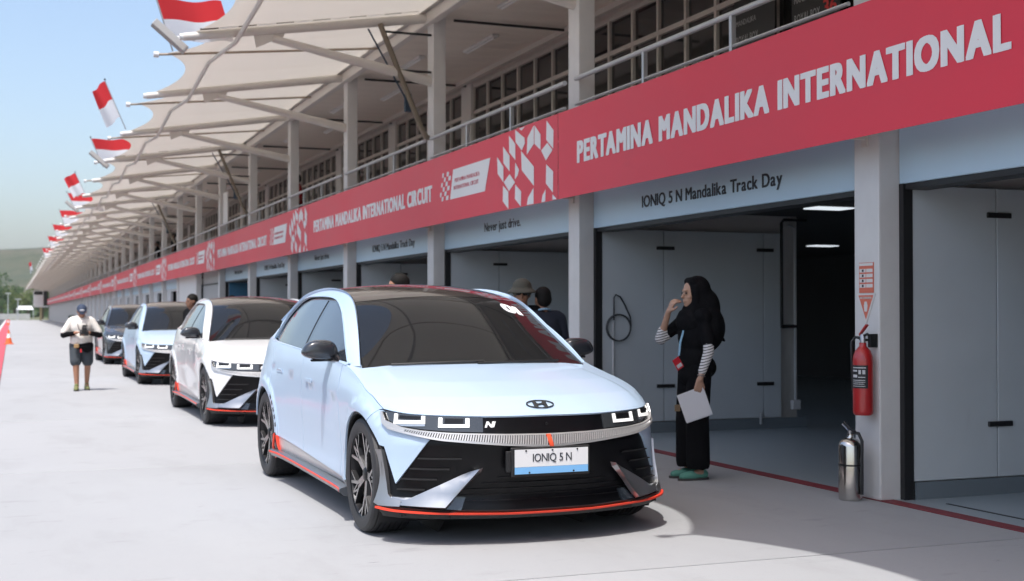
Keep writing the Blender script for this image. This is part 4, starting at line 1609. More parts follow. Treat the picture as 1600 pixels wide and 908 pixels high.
def membrane(par):
    # from line par (y=0) to line 1-par (y=HB)
    P = []
    nt_, nr = 14, 12
    for i in range(nt_ + 1):
        t = i / nt_
        xt = XT[par] + (XT[1 - par] - XT[par]) * t
        xe = xt + .06 + .40 * (1 - abs(2 * t - 1) ** 2.2)
        row = []
        for j in range(nr + 1):
            q = j / nr
            x = xe + (XI - xe) * q
            z = zline(par, x) * (1 - t) + zline(1 - par, x) * t
            z -= .03 * math.sin(math.pi * t) * math.sin(math.pi * q)
            row.append((x, HB * t, z))
        P.append(row)
    return MB().grid(P)


m0 = membrane(0).build('membrane_panel', MEMB, cano, smooth=60, solid=.003)
m1 = membrane(1).build('membrane_panel', MEMB, cano, smooth=60, solid=.003)
beam = MB().tube([(XI, 0, ZI - .10), (XT[0] - .10, 0, ZT[0] - .075)], [.075, .058], 12).build('valley_beam', STEELW, cano, smooth=40)
rib = MB().tube([(XI, 0, ZI - .045), (XT[1] - .10, 0, ZT[1] - .03)], .020, 8).build('ridge_rib', DPB, cano, smooth=40)
strut = MB().tube([(XC + .01, 0, 4.93), (3.54, 0, 5.40)], [.085, .055], 12).build('strut', STEELW, cano, smooth=40)
cap = MB().lathe([(.0, .05), (.048, .05), (.048, .13), (0, .13)], 14, 'x', cap=False).build('beam_cap', mat('cap_white', (.72, .72, .71), .35), cano, smooth=40)
gus = MB().prism([(3.30, 5.25), (3.70, 5.44), (3.75, 5.58), (3.25, 5.50)], lambda a, b: (a, -.01, b), lambda a, b: (a, .01, b)).build('gusset', STEELW, cano)
tubeA = MB().tube([(3.0, 0, 5.30), (3.0, HB, 5.50)], .032, 10).build('edge_tube', STEELW, cano, smooth=40)
tubeB = MB().tube([(3.0, 0, 5.50), (3.0, HB, 5.30)], .032, 10).build('edge_tube', STEELW, cano, smooth=40)
JMIN, JMAX = -8, 84
used = set()


def put(o, y):
    loc = CO + Vector((0, y, 0))
    if o.name not in used:
        used.add(o.name)
        o.location = loc
        return o
    return clone(o, cano, loc=loc)


Y00 = YC0 + .15
for j in range(JMIN, JMAX + 1):
    y = Y00 + HB * j
    even = j % 2 == 0
    if j < JMAX:
        put(m0 if even else m1, y)
        if y < 150:
            put(tubeA if even else tubeB, y)
    if even:
        put(beam, y)
        put(strut, y)
        if y < 130:
            put(gus, y)
    else:
        put(rib, y)
    if y < 130:
        c = put(cap, y)
        c.location = CO + Vector((XT[0 if even else 1] - .20, y, (ZT[0] - .075) if even else (ZT[1] - .03)))
# laced joint over every third beam; white dashes painted for sky through the gap
lacd = MB().box(-.13, .13, -.012, .012, -.012, .012).build('joint_dash', mat('lacing_dark', (.10, .075, .05), .7), cano)
skyw = MB().box(-.13, .13, -.012, .012, -.014, .014).build('joint_dash', mat('gap_sky_white', (.80, .80, .80), .5), cano)
f1 = True
for k in (2, 5, 8, 11):
    for i in range(12):
        x = XT[0] + .25 + i * .272
        o_ = lacd if i % 2 == 0 else skyw
        z = zline(0, x) + .004
        loc = CO + Vector((x, yc(k) + .02, z))
        ro = (0, math.atan2(ZI - ZT[0], XI - XT[0]) * -1, 0)
        if o_.name not in used:
            used.add(o_.name)
            o_.location = loc
            o_.rotation_euler = ro
        else:
            clone(o_, cano, loc=loc, rot=ro)

# leaning downpipes at every third column
DP = mat('downpipe_brown', (.20, .165, .12), .5, noise=(4, .1))
dp = empty('downpipe')
MB().tube([(5.15, 0, 5.74), (5.80, 0, 4.20), (5.885, 0, 4.06), (5.93, 0, 4.06)], .042, 10).build('pipe', DP, dp, smooth=40)
MB().tube([(4.98, .05, 5.66), (5.62, .05, 4.55)], .014, 8).build('cable', mat('downpipe_cable', (.03, .05, .08), .5), dp)
MB().box(5.55, 5.66, .03, .08, 4.44, 4.72).build('junction', mat('downpipe_cable', (.03, .05, .08), .5), dp, bevel=.01)
for zz, xx in ((5.63, 5.20), (5.06, 5.44)):
    MB().tube([(xx, 0, zz), (5.96, 0, zz)], .018, 8).build('stay', BLK, dp)
dl = {2: 'leaning brown downpipe tied to the column above the middle of the banner', 5: 'leaning brown downpipe on a farther column of the gallery', 8: 'small leaning downpipe far along the gallery'}
for k in (2, 5, 8):
    c = dp if k == 2 else copy_tree(dp)
    c.location = (0, yc(k) + .10, 0)
    tag(c, dl[k], 'pipe', 'leaning downpipes')

# floodlights on the canopy edge
fl = empty('floodlight')
q = MB().box(-.30, .30, -.10, .10, -.055, .055).build('housing', mat('flood_grey', (.42, .41, .40), .45, .3), fl, bevel=.012)
q.rotation_euler = (0, R(40), 0)
q2 = MB().box(-.27, .27, -.105, -.1005, -.045, .045).build('glass', mat('flood_glass', (.45, .43, .40), .2), fl)
q2.rotation_euler = (0, R(40), 0)
MB().tube([(.05, 0, -.02), (.22, 0, .02), (.36, 0, -.02)], .022, 8).build('bracket', RAILM, fl)
fll = {2: 'grey floodlight on the canopy edge below the nearest flag', 5: 'grey floodlight on the canopy edge below the third flag', 8: 'small floodlight farther along the canopy edge'}
for k in (2, 5, 8):
    c = fl if k == 2 else copy_tree(fl)
    c.location = (2.12, yc(k) + .55, 5.40)
    tag(c, fll[k], 'floodlight', 'floodlights on the canopy edge')

# flags
FR_ = mat('flag_red', (.66, .028, .035), .7, trans=((.8, .05, .05), .35))
FW_ = mat('flag_white', (.80, .80, .80), .7, trans=((.9, .9, .9), .35))


def make_flag(b, t, length, height, ang, droop, seed, lb):
    b, t = Vector(b), Vector(t)
    r_ = empty('flag', b)
    ax = (t - b)
    MB().tube([(0, 0, 0), tuple(ax)], .012, 8).build('pole', RAILM, r_)
    MB().lathe([(.0, 0), (.02, .01), (.02, .03), (0, .045)], 10, 'z', tuple(ax), cap=False).build('finial', BLK, r_)
    d = Vector((math.cos(ang), math.sin(ang), 0))
    axn = ax.normalized()
    rn = random.Random(seed)
    ph = rn.random() * 6
    P = []
    nu, nv = 22, 12
    for i in range(nu + 1):
        u = i / nu
        row = []
        for j in range(nv + 1):
            v = j / nv
            p = ax - axn * (.02 + height * v)
            p = p + d * (length * u * (1 - .12 * droop)) + Vector((0, 0, -1)) * (droop * length * u ** 1.4 * .55)
            side = d.cross(Vector((0, 0, 1)))
            p = p + side * (.07 * u * math.sin(u * 7 + ph + v * 1.5)) + Vector((0, 0, 1)) * (.03 * u * math.sin(u * 8 + ph))
            row.append(tuple(p))
        P.append(row)
    h2 = nv // 2
    MB().grid([row[:h2 + 1] for row in P]).build('red_band', FR_, r_, smooth=80)
    MB().grid([row[h2:] for row in P]).build('white_band', FW_, r_, smooth=80)
    tag(r_, lb, 'flag', 'red and white flags on the canopy edge')
    return r_


FL = [((2.25, 19.85, 5.34), (1.985, 19.70, 6.10), .98, .62, R(-18), .10, 1, 'large red and white flag at the top left, nearest the camera'),
      ((2.25, 28.4, 5.30), (1.81, 28.3, 6.30), .34, .80, R(200), 1.5, 2, 'red and white flag hanging limp on its pole, second from the camera'),
      ((2.25, 35.6, 5.25), (1.92, 35.5, 6.00), 1.0, .60, R(-10), .05, 3, 'red and white flag streaming to the right, third from the camera'),
      ((2.25, 45.0, 5.40), (1.95, 45.0, 6.05), .40, .70, R(190), 1.0, 4, 'thin drooping red and white flag, fourth from the camera'),
      ((2.25, 51.8, 5.36), (1.95, 51.8, 5.98), 1.1, .66, R(-5), .1, 5, 'small streaming red and white flag, fifth from the camera'),
      ((2.25, 62.6, 5.45), (2.02, 62.6, 6.12), 1.1, .66, R(-8), .1, 6, 'small red and white flag, sixth from the camera'),
      ((2.25, 73.2, 5.45), (2.02, 73.2, 6.14), 1.0, .66, R(-5), .15, 7, 'small red and white flag, seventh from the camera'),
      ((2.25, 84.0, 5.45), (2.05, 84.0, 6.10), 1.0, .66, R(-10), .1, 8, 'small red and white flag, eighth from the camera'),
      ((2.25, 99.5, 5.45), (2.05, 99.5, 6.10), 1.0, .66, R(-10), .1, 9, 'tiny red and white flag, ninth from the camera'),
      ((2.10, 142., 5.45), (1.85, 142., 6.70), 1.6, .9, R(-100), .5, 10, 'red and white flag farthest along the canopy')]
for a in FL:
    make_flag(*a)

nbd = MB().box(6.05, 6.09, 39.1, 39.9, 4.05, 5.05).build('notice_board', mat('board_white', (.68, .68, .67), .5), None, bevel=.01)
tag(nbd, 'white board standing behind the railing far along the gallery', 'board')


# ================================================================ small things
LAB = mat('label_black', (.02, .02, .022), .5)
LABW = mat('label_white_print', (.55, .55, .55), .6)
EXR = mat('extinguisher_red', (.42, .018, .020), .32, 0, .6, noise=(5, .06))
ex = empty('fire_extinguisher', (5.872, 7.885, .63))
MB().lathe([(0, 0), (.060, 0), (.072, .012), (.074, .03), (.074, .40), (.070, .44), (.056, .475), (.034, .50), (.026, .51), (.026, .535), (0, .535)], 32, 'z', cap=False).build('cylinder', EXR, ex, smooth=40)
MB().lathe([(0, .53), (.020, .53), (.022, .585), (.012, .60), (0, .60)], 16, 'z', cap=False).build('valve', mat('valve_steel', (.4, .4, .42), .3, .9), ex, smooth=40)
MB().tube([(.0, .03, .555), (.0, -.01, .585), (.0, -.055, .60), (.0, -.07, .59)], .010, 8).build('carry_handle', BLK, ex)
mb = MB()
mb.add([(-.010, .035, .585), (.010, .035, .585), (.010, -.06, .665), (-.010, -.06, .665), (-.010, .035, .600), (.010, .035, .600), (.010, -.045, .672), (-.010, -.045, .672)], [(0, 1, 2, 3), (4, 7, 6, 5), (0, 4, 5, 1), (1, 5, 6, 2), (2, 6, 7, 3), (3, 7, 4, 0)])
mb.build('lever', EXR, ex)
MB().tube([(-.01, .022, .57), (-.03, .05, .575), (-.05, .07, .54), (-.045, .075, .40), (-.035, .074, .16)], .011, 8).build('hose', BLK, ex, smooth=50)
mb = MB().box(.03, .092, -.055, -.02, .50, .60)
mb.tube([(.0, -.01, .555), (.07, -.03, .555)], .010, 8)
mb.build('wall_hook', BLK, ex)
lab = MB().lathe([(.0752, .20), (.0752, .37)], 14, 'z', cap=False, a0=R(150), a1=R(262)).build('label', LAB, ex, smooth=60)
mb = MB()
for i, (z, a0_, a1_, hh) in enumerate([(.355, 165, 250, .007), (.335, 165, 200, .012), (.335, 208, 222, .03), (.335, 230, 246, .03), (.30, 165, 200, .02), (.285, 205, 246, .006), (.262, 165, 246, .005), (.248, 165, 246, .004), (.234, 165, 240, .004), (.218, 165, 246, .004)]):
    mb.lathe([(.0758, z - hh), (.0758, z)], 6, 'z', cap=False, a0=R(a0_), a1=R(a1_))
tag(mb.build('label_print', LABW, lab), kind='stuff')
tag(ex, 'red fire extinguisher with black label hanging on the white column', 'extinguisher')

STE = mat('polished_steel', (.60, .58, .55), .16, 1.0, noise=(3, .05))
sx = empty('fire_extinguisher', (5.80, 7.945, 0))
MB().lathe([(0, .0), (.078, .0), (.086, .008), (.086, .40), (.080, .425), (.06, .447), (.028, .46), (.024, .47), (.024, .49), (0, .49)], 36, 'z', cap=False).build('cylinder', STE, sx, smooth=35)
MB().lathe([(.0872, .255), (.0872, .268)], 30, 'z', cap=False).build('strap', BLK, sx)
MB().lathe([(0, .485), (.018, .485), (.018, .515), (0, .52)], 14, 'z', cap=False).build('valve', mat('valve_steel', (.4, .4, .42), .3, .9), sx)
MB().tube([(-.01, .06, .575), (0, .01, .532), (0, -.03, .52), (0, -.06, .51)], .009, 8).build('lever', BLK, sx)
MB().tube([(0, .02, .512), (0, .05, .53), (-.01, .08, .555)], .008, 8).build('carry_handle', mat('valve_steel', (.4, .4, .42), .3, .9), sx)
MB().tube([(.0, -.02, .50), (.03, -.06, .495), (.04, -.088, .44), (.03, -.098, .30), (.03, -.098, .12), (.03, -.096, .05)], .013, 8).build('hose', BLK, sx, smooth=50)
tag(sx, 'polished steel fire extinguisher standing on the ground by the column', 'extinguisher')

# notices above the red extinguisher
ORG = mat('notice_orange', (.62, .15, .09), .55)
NW = mat('notice_white', (.66, .64, .62), .55)
nt = MB().box(5.958, 5.963, 7.872, 8.042, 1.535, 1.762).build('notice', ORG, None)
tag(nt, 'orange instruction notice with four white rows on the column', 'notice')
MB().box(5.9565, 5.9578, 7.876, 8.038, 1.738, 1.758).build('notice_band', NW, nt)
for i in range(4):
    z = 1.575 + i * .038
    MB().box(5.9565, 5.9578, 7.880, 7.955, z, z + .026).build('notice_row', NW, nt)
    MB().box(5.9565, 5.9578, 7.962, 8.034, z, z + .026).build('notice_row', NW, nt)
    MB().box(5.9550, 5.9563, 7.985, 8.005, z + .004, z + .022).build('notice_mark', LAB, nt)
tr_ = MB().prism([(7.850, 1.530), (8.072, 1.530), (7.961, 1.300)], lambda a, b: (5.963, a, b), lambda a, b: (5.958, a, b)).build('notice', NW, None)
tag(tr_, 'triangular orange sign pointing down at the red extinguisher', 'notice')
MB().prism([(7.872, 1.518), (8.050, 1.518), (7.961, 1.335)], lambda a, b: (5.9578, a, b), lambda a, b: (5.9565, a, b)).build('notice_face', ORG, tr_)
MB().prism([(7.946, 1.395), (7.976, 1.395), (7.982, 1.440), (7.974, 1.470), (7.948, 1.470), (7.940, 1.440)], lambda a, b: (5.9563, a, b), lambda a, b: (5.9550, a, b)).build('notice_pictogram', NW, tr_)
f_n = lambda x, y, z: (5.9560 - z, 8.030 - x, 1.490 + y)
lettering('notice_lettering', 'FIRE EXTINGUISHER', .016, f_n, NW, tr_, width=.138, bold=.02, extrude=.0005)

# traffic cones on the red line
for (x, y, lb) in ((-.10, 59.8, 'orange traffic cone with white collar on the red line, nearer one'), (-.32, 150, 'tiny orange cone far down the red line')):
    c = empty('traffic_cone', (x, y, .002))
    MB().box(-.20, .20, -.20, .20, 0, .035).build('base', mat('cone_orange', (.75, .14, .03), .5), c, bevel=.01)
    MB().lathe([(.15, .035), (.095, .28)], 20, 'z', cap=False).build('cone', mat('cone_orange', (.75, .14, .03), .5), c, smooth=50)
    MB().lathe([(.0952, .28), (.058, .46)], 20, 'z', cap=False).build('collar', mat('cone_white', (.8, .8, .8), .5), c, smooth=50)
    MB().lathe([(.058, .46), (.03, .62), (0, .62)], 20, 'z', cap=False).build('tip', mat('cone_orange', (.75, .14, .03), .5), c, smooth=50)
    tag(c, lb, 'cone', 'traffic cones')

# waste bin by the far wall
wb = empty('waste_bin', (5.72, 138, 0))
MB().lathe([(.26, .0), (.32, .95)], 14, 'z').build('tub', mat('bin_green', (.015, .05, .035), .5), wb, smooth=40)
MB().lathe([(.34, .95), (.34, 1.0), (.2, 1.1), (0, 1.12)], 14, 'z').build('lid', mat('bin_green', (.015, .05, .035), .5), wb, smooth=40)
tag(wb, 'dark green waste bin against the far part of the building', 'bin')

# booth at the far end of the building
bt_ = empty('control_booth', (4.5, 233, 0))
WB = mat('booth_white', (.70, .70, .69), .6)
MB().box(-1.0, .55, -2, 2, 2.5, 5.1).build('cabin', WB, bt_, bevel=.03)
MB().box(-.95, .40, -2.03, -2.005, 4.35, 4.95).build('window', BLK, bt_)
MB().box(.60, 1.25, -2, 2, 2.6, 5.0).build('side_cabin', BLK, bt_)
MB().box(-.9, 1.4, -2.1, 2.1, 2.25, 2.48).build('deck', WB, bt_)
MB().box(.0, .35, -.2, .2, 0, 2.25).build('post', mat('post_sand', (.5, .40, .22), .6), bt_)
tag(bt_, 'white control booth with black window on a sand post at the far end', 'booth')
# low wall, marquee and posts beyond the lane end
o = MB().box(-16, 3.4, 268, 268.4, 0, 1.1).build('barrier_wall', mat('barrier_grey', (.45, .45, .44), .7, noise=(1, .1)), None)
tag(o, 'low pale barrier wall across the far end of the lane', 'wall')
mq = empty('marquee', (2.4, 262, 0))
mb = MB()
mb.add([(-1.6, -1, 1.9), (1.6, -1, 1.9), (1.6, 1, 1.9), (-1.6, 1, 1.9), (-1.2, 0, 2.6), (1.2, 0, 2.6)], [(0, 1, 5, 4), (2, 3, 4, 5), (1, 2, 5), (3, 0, 4), (0, 3, 2, 1)])
mb.build('roof', WB, mq)
for sx_ in (-1.5, 1.5):
    for sy_ in (-.9, .9):
        MB().box(sx_ - .05, sx_ + .05, sy_ - .05, sy_ + .05, 0, 1.9).build('leg', RAILM, mq)
tag(mq, 'small white marquee at the far end of the lane', 'marquee')
for i, (x, y, h_, lb) in enumerate(((-.6, 255, 4.8, 'thin grey pole at the far left'), (1.05, 240, 3.6, 'short thick grey pole left of the far marquee'))):
    p_ = empty('lamp_post', (x, y, 0))
    MB().tube([(0, 0, 0), (0, 0, h_)], [.12, .07], 8).build('mast', RAILM, p_)
    MB().box(-.5, .5, -.12, .12, h_, h_ + .18).build('head', RAILM, p_)
    tag(p_, lb, 'pole')

# ---------------------------------------------------------------- hill and trees
hm = MB()
rng = np.random.RandomState(4)
ph = rng.rand(40) * 6.28
fx = rng.rand(40) * .012 + .002
fy = rng.rand(40) * .012 + .002
HX, HY = np.linspace(-900, 1300, 90), np.linspace(520, 2600, 60)
P = []
for x in HX:
    row = []
    for y in HY:
        e = sm(520, 1500, np.array([y]))[0] * (66 + 10 * math.sin(x * .004 + .7) + 6 * math.sin(x * .011)) * .97
        e += sum(2.2 * math.sin(x * fx[i] * 3 + y * fy[i] * 3 + ph[i]) for i in range(14)) * min(1, (y - 520) / 400) * .55
        e *= 1 - .6 * sm(1600, 2600, np.array([y]))[0]
        row.append((x, y, e - 1.5))
    P.append(row)
HILLM = world_mat('hill_scrub', (.060, .072, .040), .95, [(.012, .40, .62, (.13, .11, .075), .8, (1, 1, 1)), (.06, .45, .65, (.045, .062, .030), .7, (1, 1, 1)), (.3, .5, .7, (.035, .05, .022), .6, (1, 1, 1))])
hl_ = hm.grid(P).build('hill', HILLM, None, smooth=80)
tag(hl_, kind='structure')

LEAF = []
for i, c in enumerate(((.075, .115, .028), (.045, .085, .025), (.10, .13, .035))):
    LEAF.append(mat('leaf_%s' % 'abc'[i], c, .6, trans=((c[0] * 1.6, c[1] * 1.8, c[2] * 1.2), .3), noise=(3, .3)))
BARK = mat('bark', (.10, .075, .05), .9, noise=(6, .3))


def tree(x, y, h, w, m, seed, lb):
    rn = random.Random(seed)
    t = empty('broadleaf_tree', (x, y, -.04))
    mb = MB()
    mb.tube([(0, 0, 0), (.1, .1, h * .25), (.0, .2, h * .55)], [.04 * h, .028 * h, .012 * h], 8)
    tips = []
    for k in range(7):
        a = k * 2.4 + rn.random()
        z0 = h * (.22 + .05 * k)
        tp = (math.cos(a) * w * .32, math.sin(a) * w * .32, z0 + h * .22)
        mb.tube([(0, 0, z0), tp], [.018 * h, .006 * h], 6)
        tips.append(tp)
    mb.build('trunk', BARK, t, smooth=60)
    mb = MB()
    cl = [(rn.gauss(0, .23) * w, rn.gauss(0, .23) * w, h * (.58 + rn.gauss(0, .15)), rn.uniform(.12, .22) * w) for _ in range(20)]
    for (cx, cy, cz, cr) in cl:
        for _ in range(75):
            d = Vector((rn.gauss(0, 1), rn.gauss(0, 1), rn.gauss(0, .8)))
            d = d.normalized() * cr * rn.uniform(.6, 1.08)
            p = Vector((cx, cy, max(cz, h * .25))) + d
            u = Vector((rn.gauss(0, 1), rn.gauss(0, 1), rn.gauss(0, 1))).normalized()
            v = u.orthogonal().normalized()
            s_ = rn.uniform(.022, .045) * h
            mb.add([p - u * s_, p + v * s_ * .5, p + u * s_, p - v * s_ * .5], [(0, 1, 2, 3)])
    tag(mb.build('crown', m, t), kind='stuff')
    tag(t, lb, 'tree', 'trees at the foot of the hill')


TR = [(-8.0, 300, 8.0, 7.5, 0, 'dark bushy tree at the left edge below the hill'), (-2.2, 322, 8.8, 8, 1, 'bushy tree second from the left below the hill'),
      (3.4, 305, 7.6, 7, 2, 'pale green tree left of the white booth'), (8.2, 312, 10.0, 8, 0, 'tall pale tree just behind the white booth'),
      (-4.6, 290, 5.4, 6, 1, 'low dark shrubby tree by the barrier wall'), (6.2, 292, 6.2, 6, 1, 'dark tree between the pole and the white booth'), (.6, 335, 7.2, 7.5, 0, 'small tree behind the two poles')]
for i, (x, y, h_, w_, mi, lb) in enumerate(TR):
    tree(x, y, h_, w_, LEAF[mi], 20 + i, lb)

# band of far scrub on the lower slope, one mass
mb = MB()
rn = random.Random(9)
for _ in range(2600):
    y = rn.uniform(360, 900)
    x = rn.uniform(-60, 110) * (y / 400)
    ix = np.interp(x, HX, np.arange(len(HX)))
    iy = np.interp(y, HY, np.arange(len(HY)))
    z = P[int(ix)][int(iy)][2] if y > 525 else 0
    s_ = rn.uniform(1.2, 3.2)
    for q in range(5):
        c = Vector((x + rn.gauss(0, s_ * .5), y + rn.gauss(0, s_ * .5), z + s_ * rn.uniform(.1, 1.1)))
        u = Vector((rn.gauss(0, 1), rn.gauss(0, 1), rn.gauss(0, 1))).normalized() * s_ * .55
        v = u.orthogonal().normalized() * s_ * .5
        mb.add([c - u, c + v, c + u, c - v], [(0, 1, 2, 3)])
o = mb.build('scrub', LEAF[1], None)
tag(o, 'dense dark green scrub covering the lower hillside', 'scrub', kind='stuff')


# ================================================================ people
def add_ell(mb, c, r, rot=None, seg=18):
    nu, nv = seg // 2 + 2, seg
    M = rot.to_matrix() if rot is not None else Matrix.Identity(3)
    P = []
    for i in range(nu + 1):
        th = math.pi * i / nu
        P.append([Vector(c) + M @ Vector((r[0] * math.sin(th) * math.cos(2 * math.pi * j / nv), r[1] * math.sin(th) * math.sin(2 * math.pi * j / nv), r[2] * math.cos(th))) for j in range(nv + 1)])
    mb.grid(P)


def add_cap(mb, p0, p1, r0, r1, seg=14):
    p0, p1 = Vector(p0), Vector(p1)
    d = p1 - p0
    L = max(d.length, 1e-6)
    t = d / L
    u = t.orthogonal().normalized()
    w = t.cross(u)
    rows = []
    for k in range(5):
        a = -math.pi / 2 + math.pi / 2 * k / 4
        rows.append((r0 * math.sin(a), r0 * math.cos(a)))
    for k in range(5):
        a = math.pi / 2 * k / 4
        rows.append((L + r1 * math.sin(a), r1 * math.cos(a)))
    mb.grid([[p0 + t * h + (u * math.cos(2 * math.pi * j / seg) + w * math.sin(2 * math.pi * j / seg)) * max(r, 1e-4) for j in range(seg + 1)] for (h, r) in rows])


def blob(name, prims, voxel, m, parent, it=6, factor=.5):
    mb = MB()
    for p in prims:
        if p[0] == 'e':
            add_ell(mb, *p[1:])
        else:
            add_cap(mb, *p[1:])
    me = bpy.data.meshes.new(name)
    me.from_pydata(mb.v, [], mb.f)
    bm = bmesh.new()
    bm.from_mesh(me)
    bmesh.ops.remove_doubles(bm, verts=bm.verts, dist=1e-5)
    bmesh.ops.recalc_face_normals(bm, faces=bm.faces)
    bm.to_mesh(me)
    bm.free()
    o = bpy.data.objects.new(name, me)
    COL.objects.link(o)
    md = o.modifiers.new('r', 'REMESH')
    md.mode = 'VOXEL'
    md.voxel_size = voxel
    ms = o.modifiers.new('s', 'SMOOTH')
    ms.factor = factor
    ms.iterations = it
    dg = bpy.context.evaluated_depsgraph_get()
    ev = o.evaluated_get(dg)
    nm = bpy.data.meshes.new_from_object(ev)
    COL.objects.unlink(o)
    bpy.data.objects.remove(o)
    nm.name = name
    nm.materials.clear()
    nm.materials.append(m)
    nm.shade_smooth()
    ob = bpy.data.objects.new(name, nm)
    return link(ob, parent)


def hand(w, d, n, side, curl=.5, k=1.0):
    """prims of a hand at wrist w pointing along d, palm facing n; side +1/-1 is where the thumb leaves"""
    w, d, n = Vector(w), Vector(d).normalized(), Vector(n)
    n = (n - d * n.dot(d)).normalized()
    s = d.cross(n) * side
    out = []
    for t in (-.026, -.009, .009, .026):
        out.append(('c', w + s * t * .7 * k, w + d * .085 * k + s * t * k, .013 * k, .0115 * k))
    for t, L in ((.027, .068), (.009, .078), (-.009, .073), (-.027, .056)):
        b = w + d * .085 * k + s * t * k
        m_ = b + (d * math.cos(curl * .8) + n * math.sin(curl * .8)) * L * .5 * k
        e = m_ + (d * math.cos(curl * 1.9) + n * math.sin(curl * 1.9)) * L * .5 * k
        out += [('c', b, m_, .0092 * k, .0088 * k), ('c', m_, e, .0088 * k, .0075 * k)]
    b = w + d * .025 * k + s * .028 * k
    m_ = b + (d * .75 + s * .65 + n * .2).normalized() * .042 * k
    e = m_ + (d * .9 + s * .2 + n * .35).normalized() * .032 * k
    out += [('c', b, m_, .0125 * k, .0105 * k), ('c', m_, e, .010 * k, .0085 * k)]
    return out


def head_prims(c, tilt=0.0, turn=0.0, k=1.0):
    """head with face looking along +x"""
    Rm = (Matrix.Rotation(turn, 3, 'Z') @ Matrix.Rotation(tilt, 3, 'Y'))
    q = Rm.to_quaternion()
    c = Vector(c)
    f = lambda x, y, z: c + Rm @ Vector((x * k, y * k, z * k))
    pr = [('e', f(-.012, 0, .02), (.098 * k, .076 * k, .105 * k), q), ('e', f(.022, 0, -.05), (.066 * k, .060 * k, .072 * k), q),
          ('e', f(.062, 0, -.088), (.026 * k, .028 * k, .022 * k), q), ('c', f(.080, 0, .012), f(.102, 0, -.022), .009 * k, .014 * k),
          ('e', f(.082, 0, -.055), (.014 * k, .026 * k, .008 * k), q), ('e', f(.081, 0, -.068), (.013 * k, .022 * k, .008 * k), q),
          ('c', f(.078, -.032, .030), f(.082, .032, .030), .010 * k, .010 * k)]
    for s in (-1, 1):
        pr += [('e', f(-.008, s * .078, -.012), (.022 * k, .010 * k, .032 * k), q), ('e', f(.055, s * .042, -.028), (.022 * k, .018 * k, .022 * k), q)]
    return pr, f, q


def eyes(f, q, parent, k=1.0):
    for s in (-1, 1):
        mb = MB()
        add_ell(mb, f(.0815, s * .031, .008), (.008 * k, .014 * k, .0085 * k), q, 12)
        mb.build('eye', mat('eye_dark', (.02, .015, .012), .2), parent, smooth=80)


SK1 = mat('skin_light_brown', (.42, .245, .165), .5, noise=(14, .06))
SK2 = mat('skin_brown', (.33, .165, .10), .5, noise=(14, .06))
SK3 = mat('skin_dark_brown', (.20, .10, .062), .5, noise=(14, .06))
CBLK = mat('cloth_black', (.006, .006, .007), .9, spec=.12, bump=(38, .5, .012))
CNAVY = mat('cloth_navy', (.018, .024, .04), .85, bump=(45, .3, .01))
HAIRM = mat('hair_black', (.009, .008, .007), .7, spec=.2, bump=(160, .6, .004))


def shoe(name, heel, toe, m, parent, h=.085, w=.045):
    heel, toe = Vector(heel), Vector(toe)
    d = (toe - heel)
    L = d.length
    t = d / L
    up = Vector((0, 0, 1))
    pr = [('c', heel + t * .05 + up * .045, heel + t * (L * .55) + up * .04, w * .92, w * .95), ('c', heel + t * (L * .5) + up * .035, toe - t * .05 + up * .03, w * 1.05, w * .75), ('c', heel + t * .06 + up * .05, heel + t * .09 + up * (h + .01), w * .85, w * .85)]
    o = blob(name, pr, .008, m, parent, 4)
    # flat tread
    for v in o.data.vertices:
        if v.co.z < .004:
            v.co.z = .004
    side = t.cross(up)
    mb = MB()
    pts = []
    for k in range(20):
        a = 2 * math.pi * k / 20
        p = heel + t * (L * .5 + L * .49 * math.cos(a)) + side * (w * 1.02 * math.copysign(abs(math.sin(a)) ** .7, math.sin(a)))
        pts.append((p.x, p.y))
    mb.prism(pts, lambda a, b: (a, b, 0), lambda a, b: (a, b, .018))
    mb.build('sole', mat('sole_dark', (.05, .05, .048), .8), o)
    return o


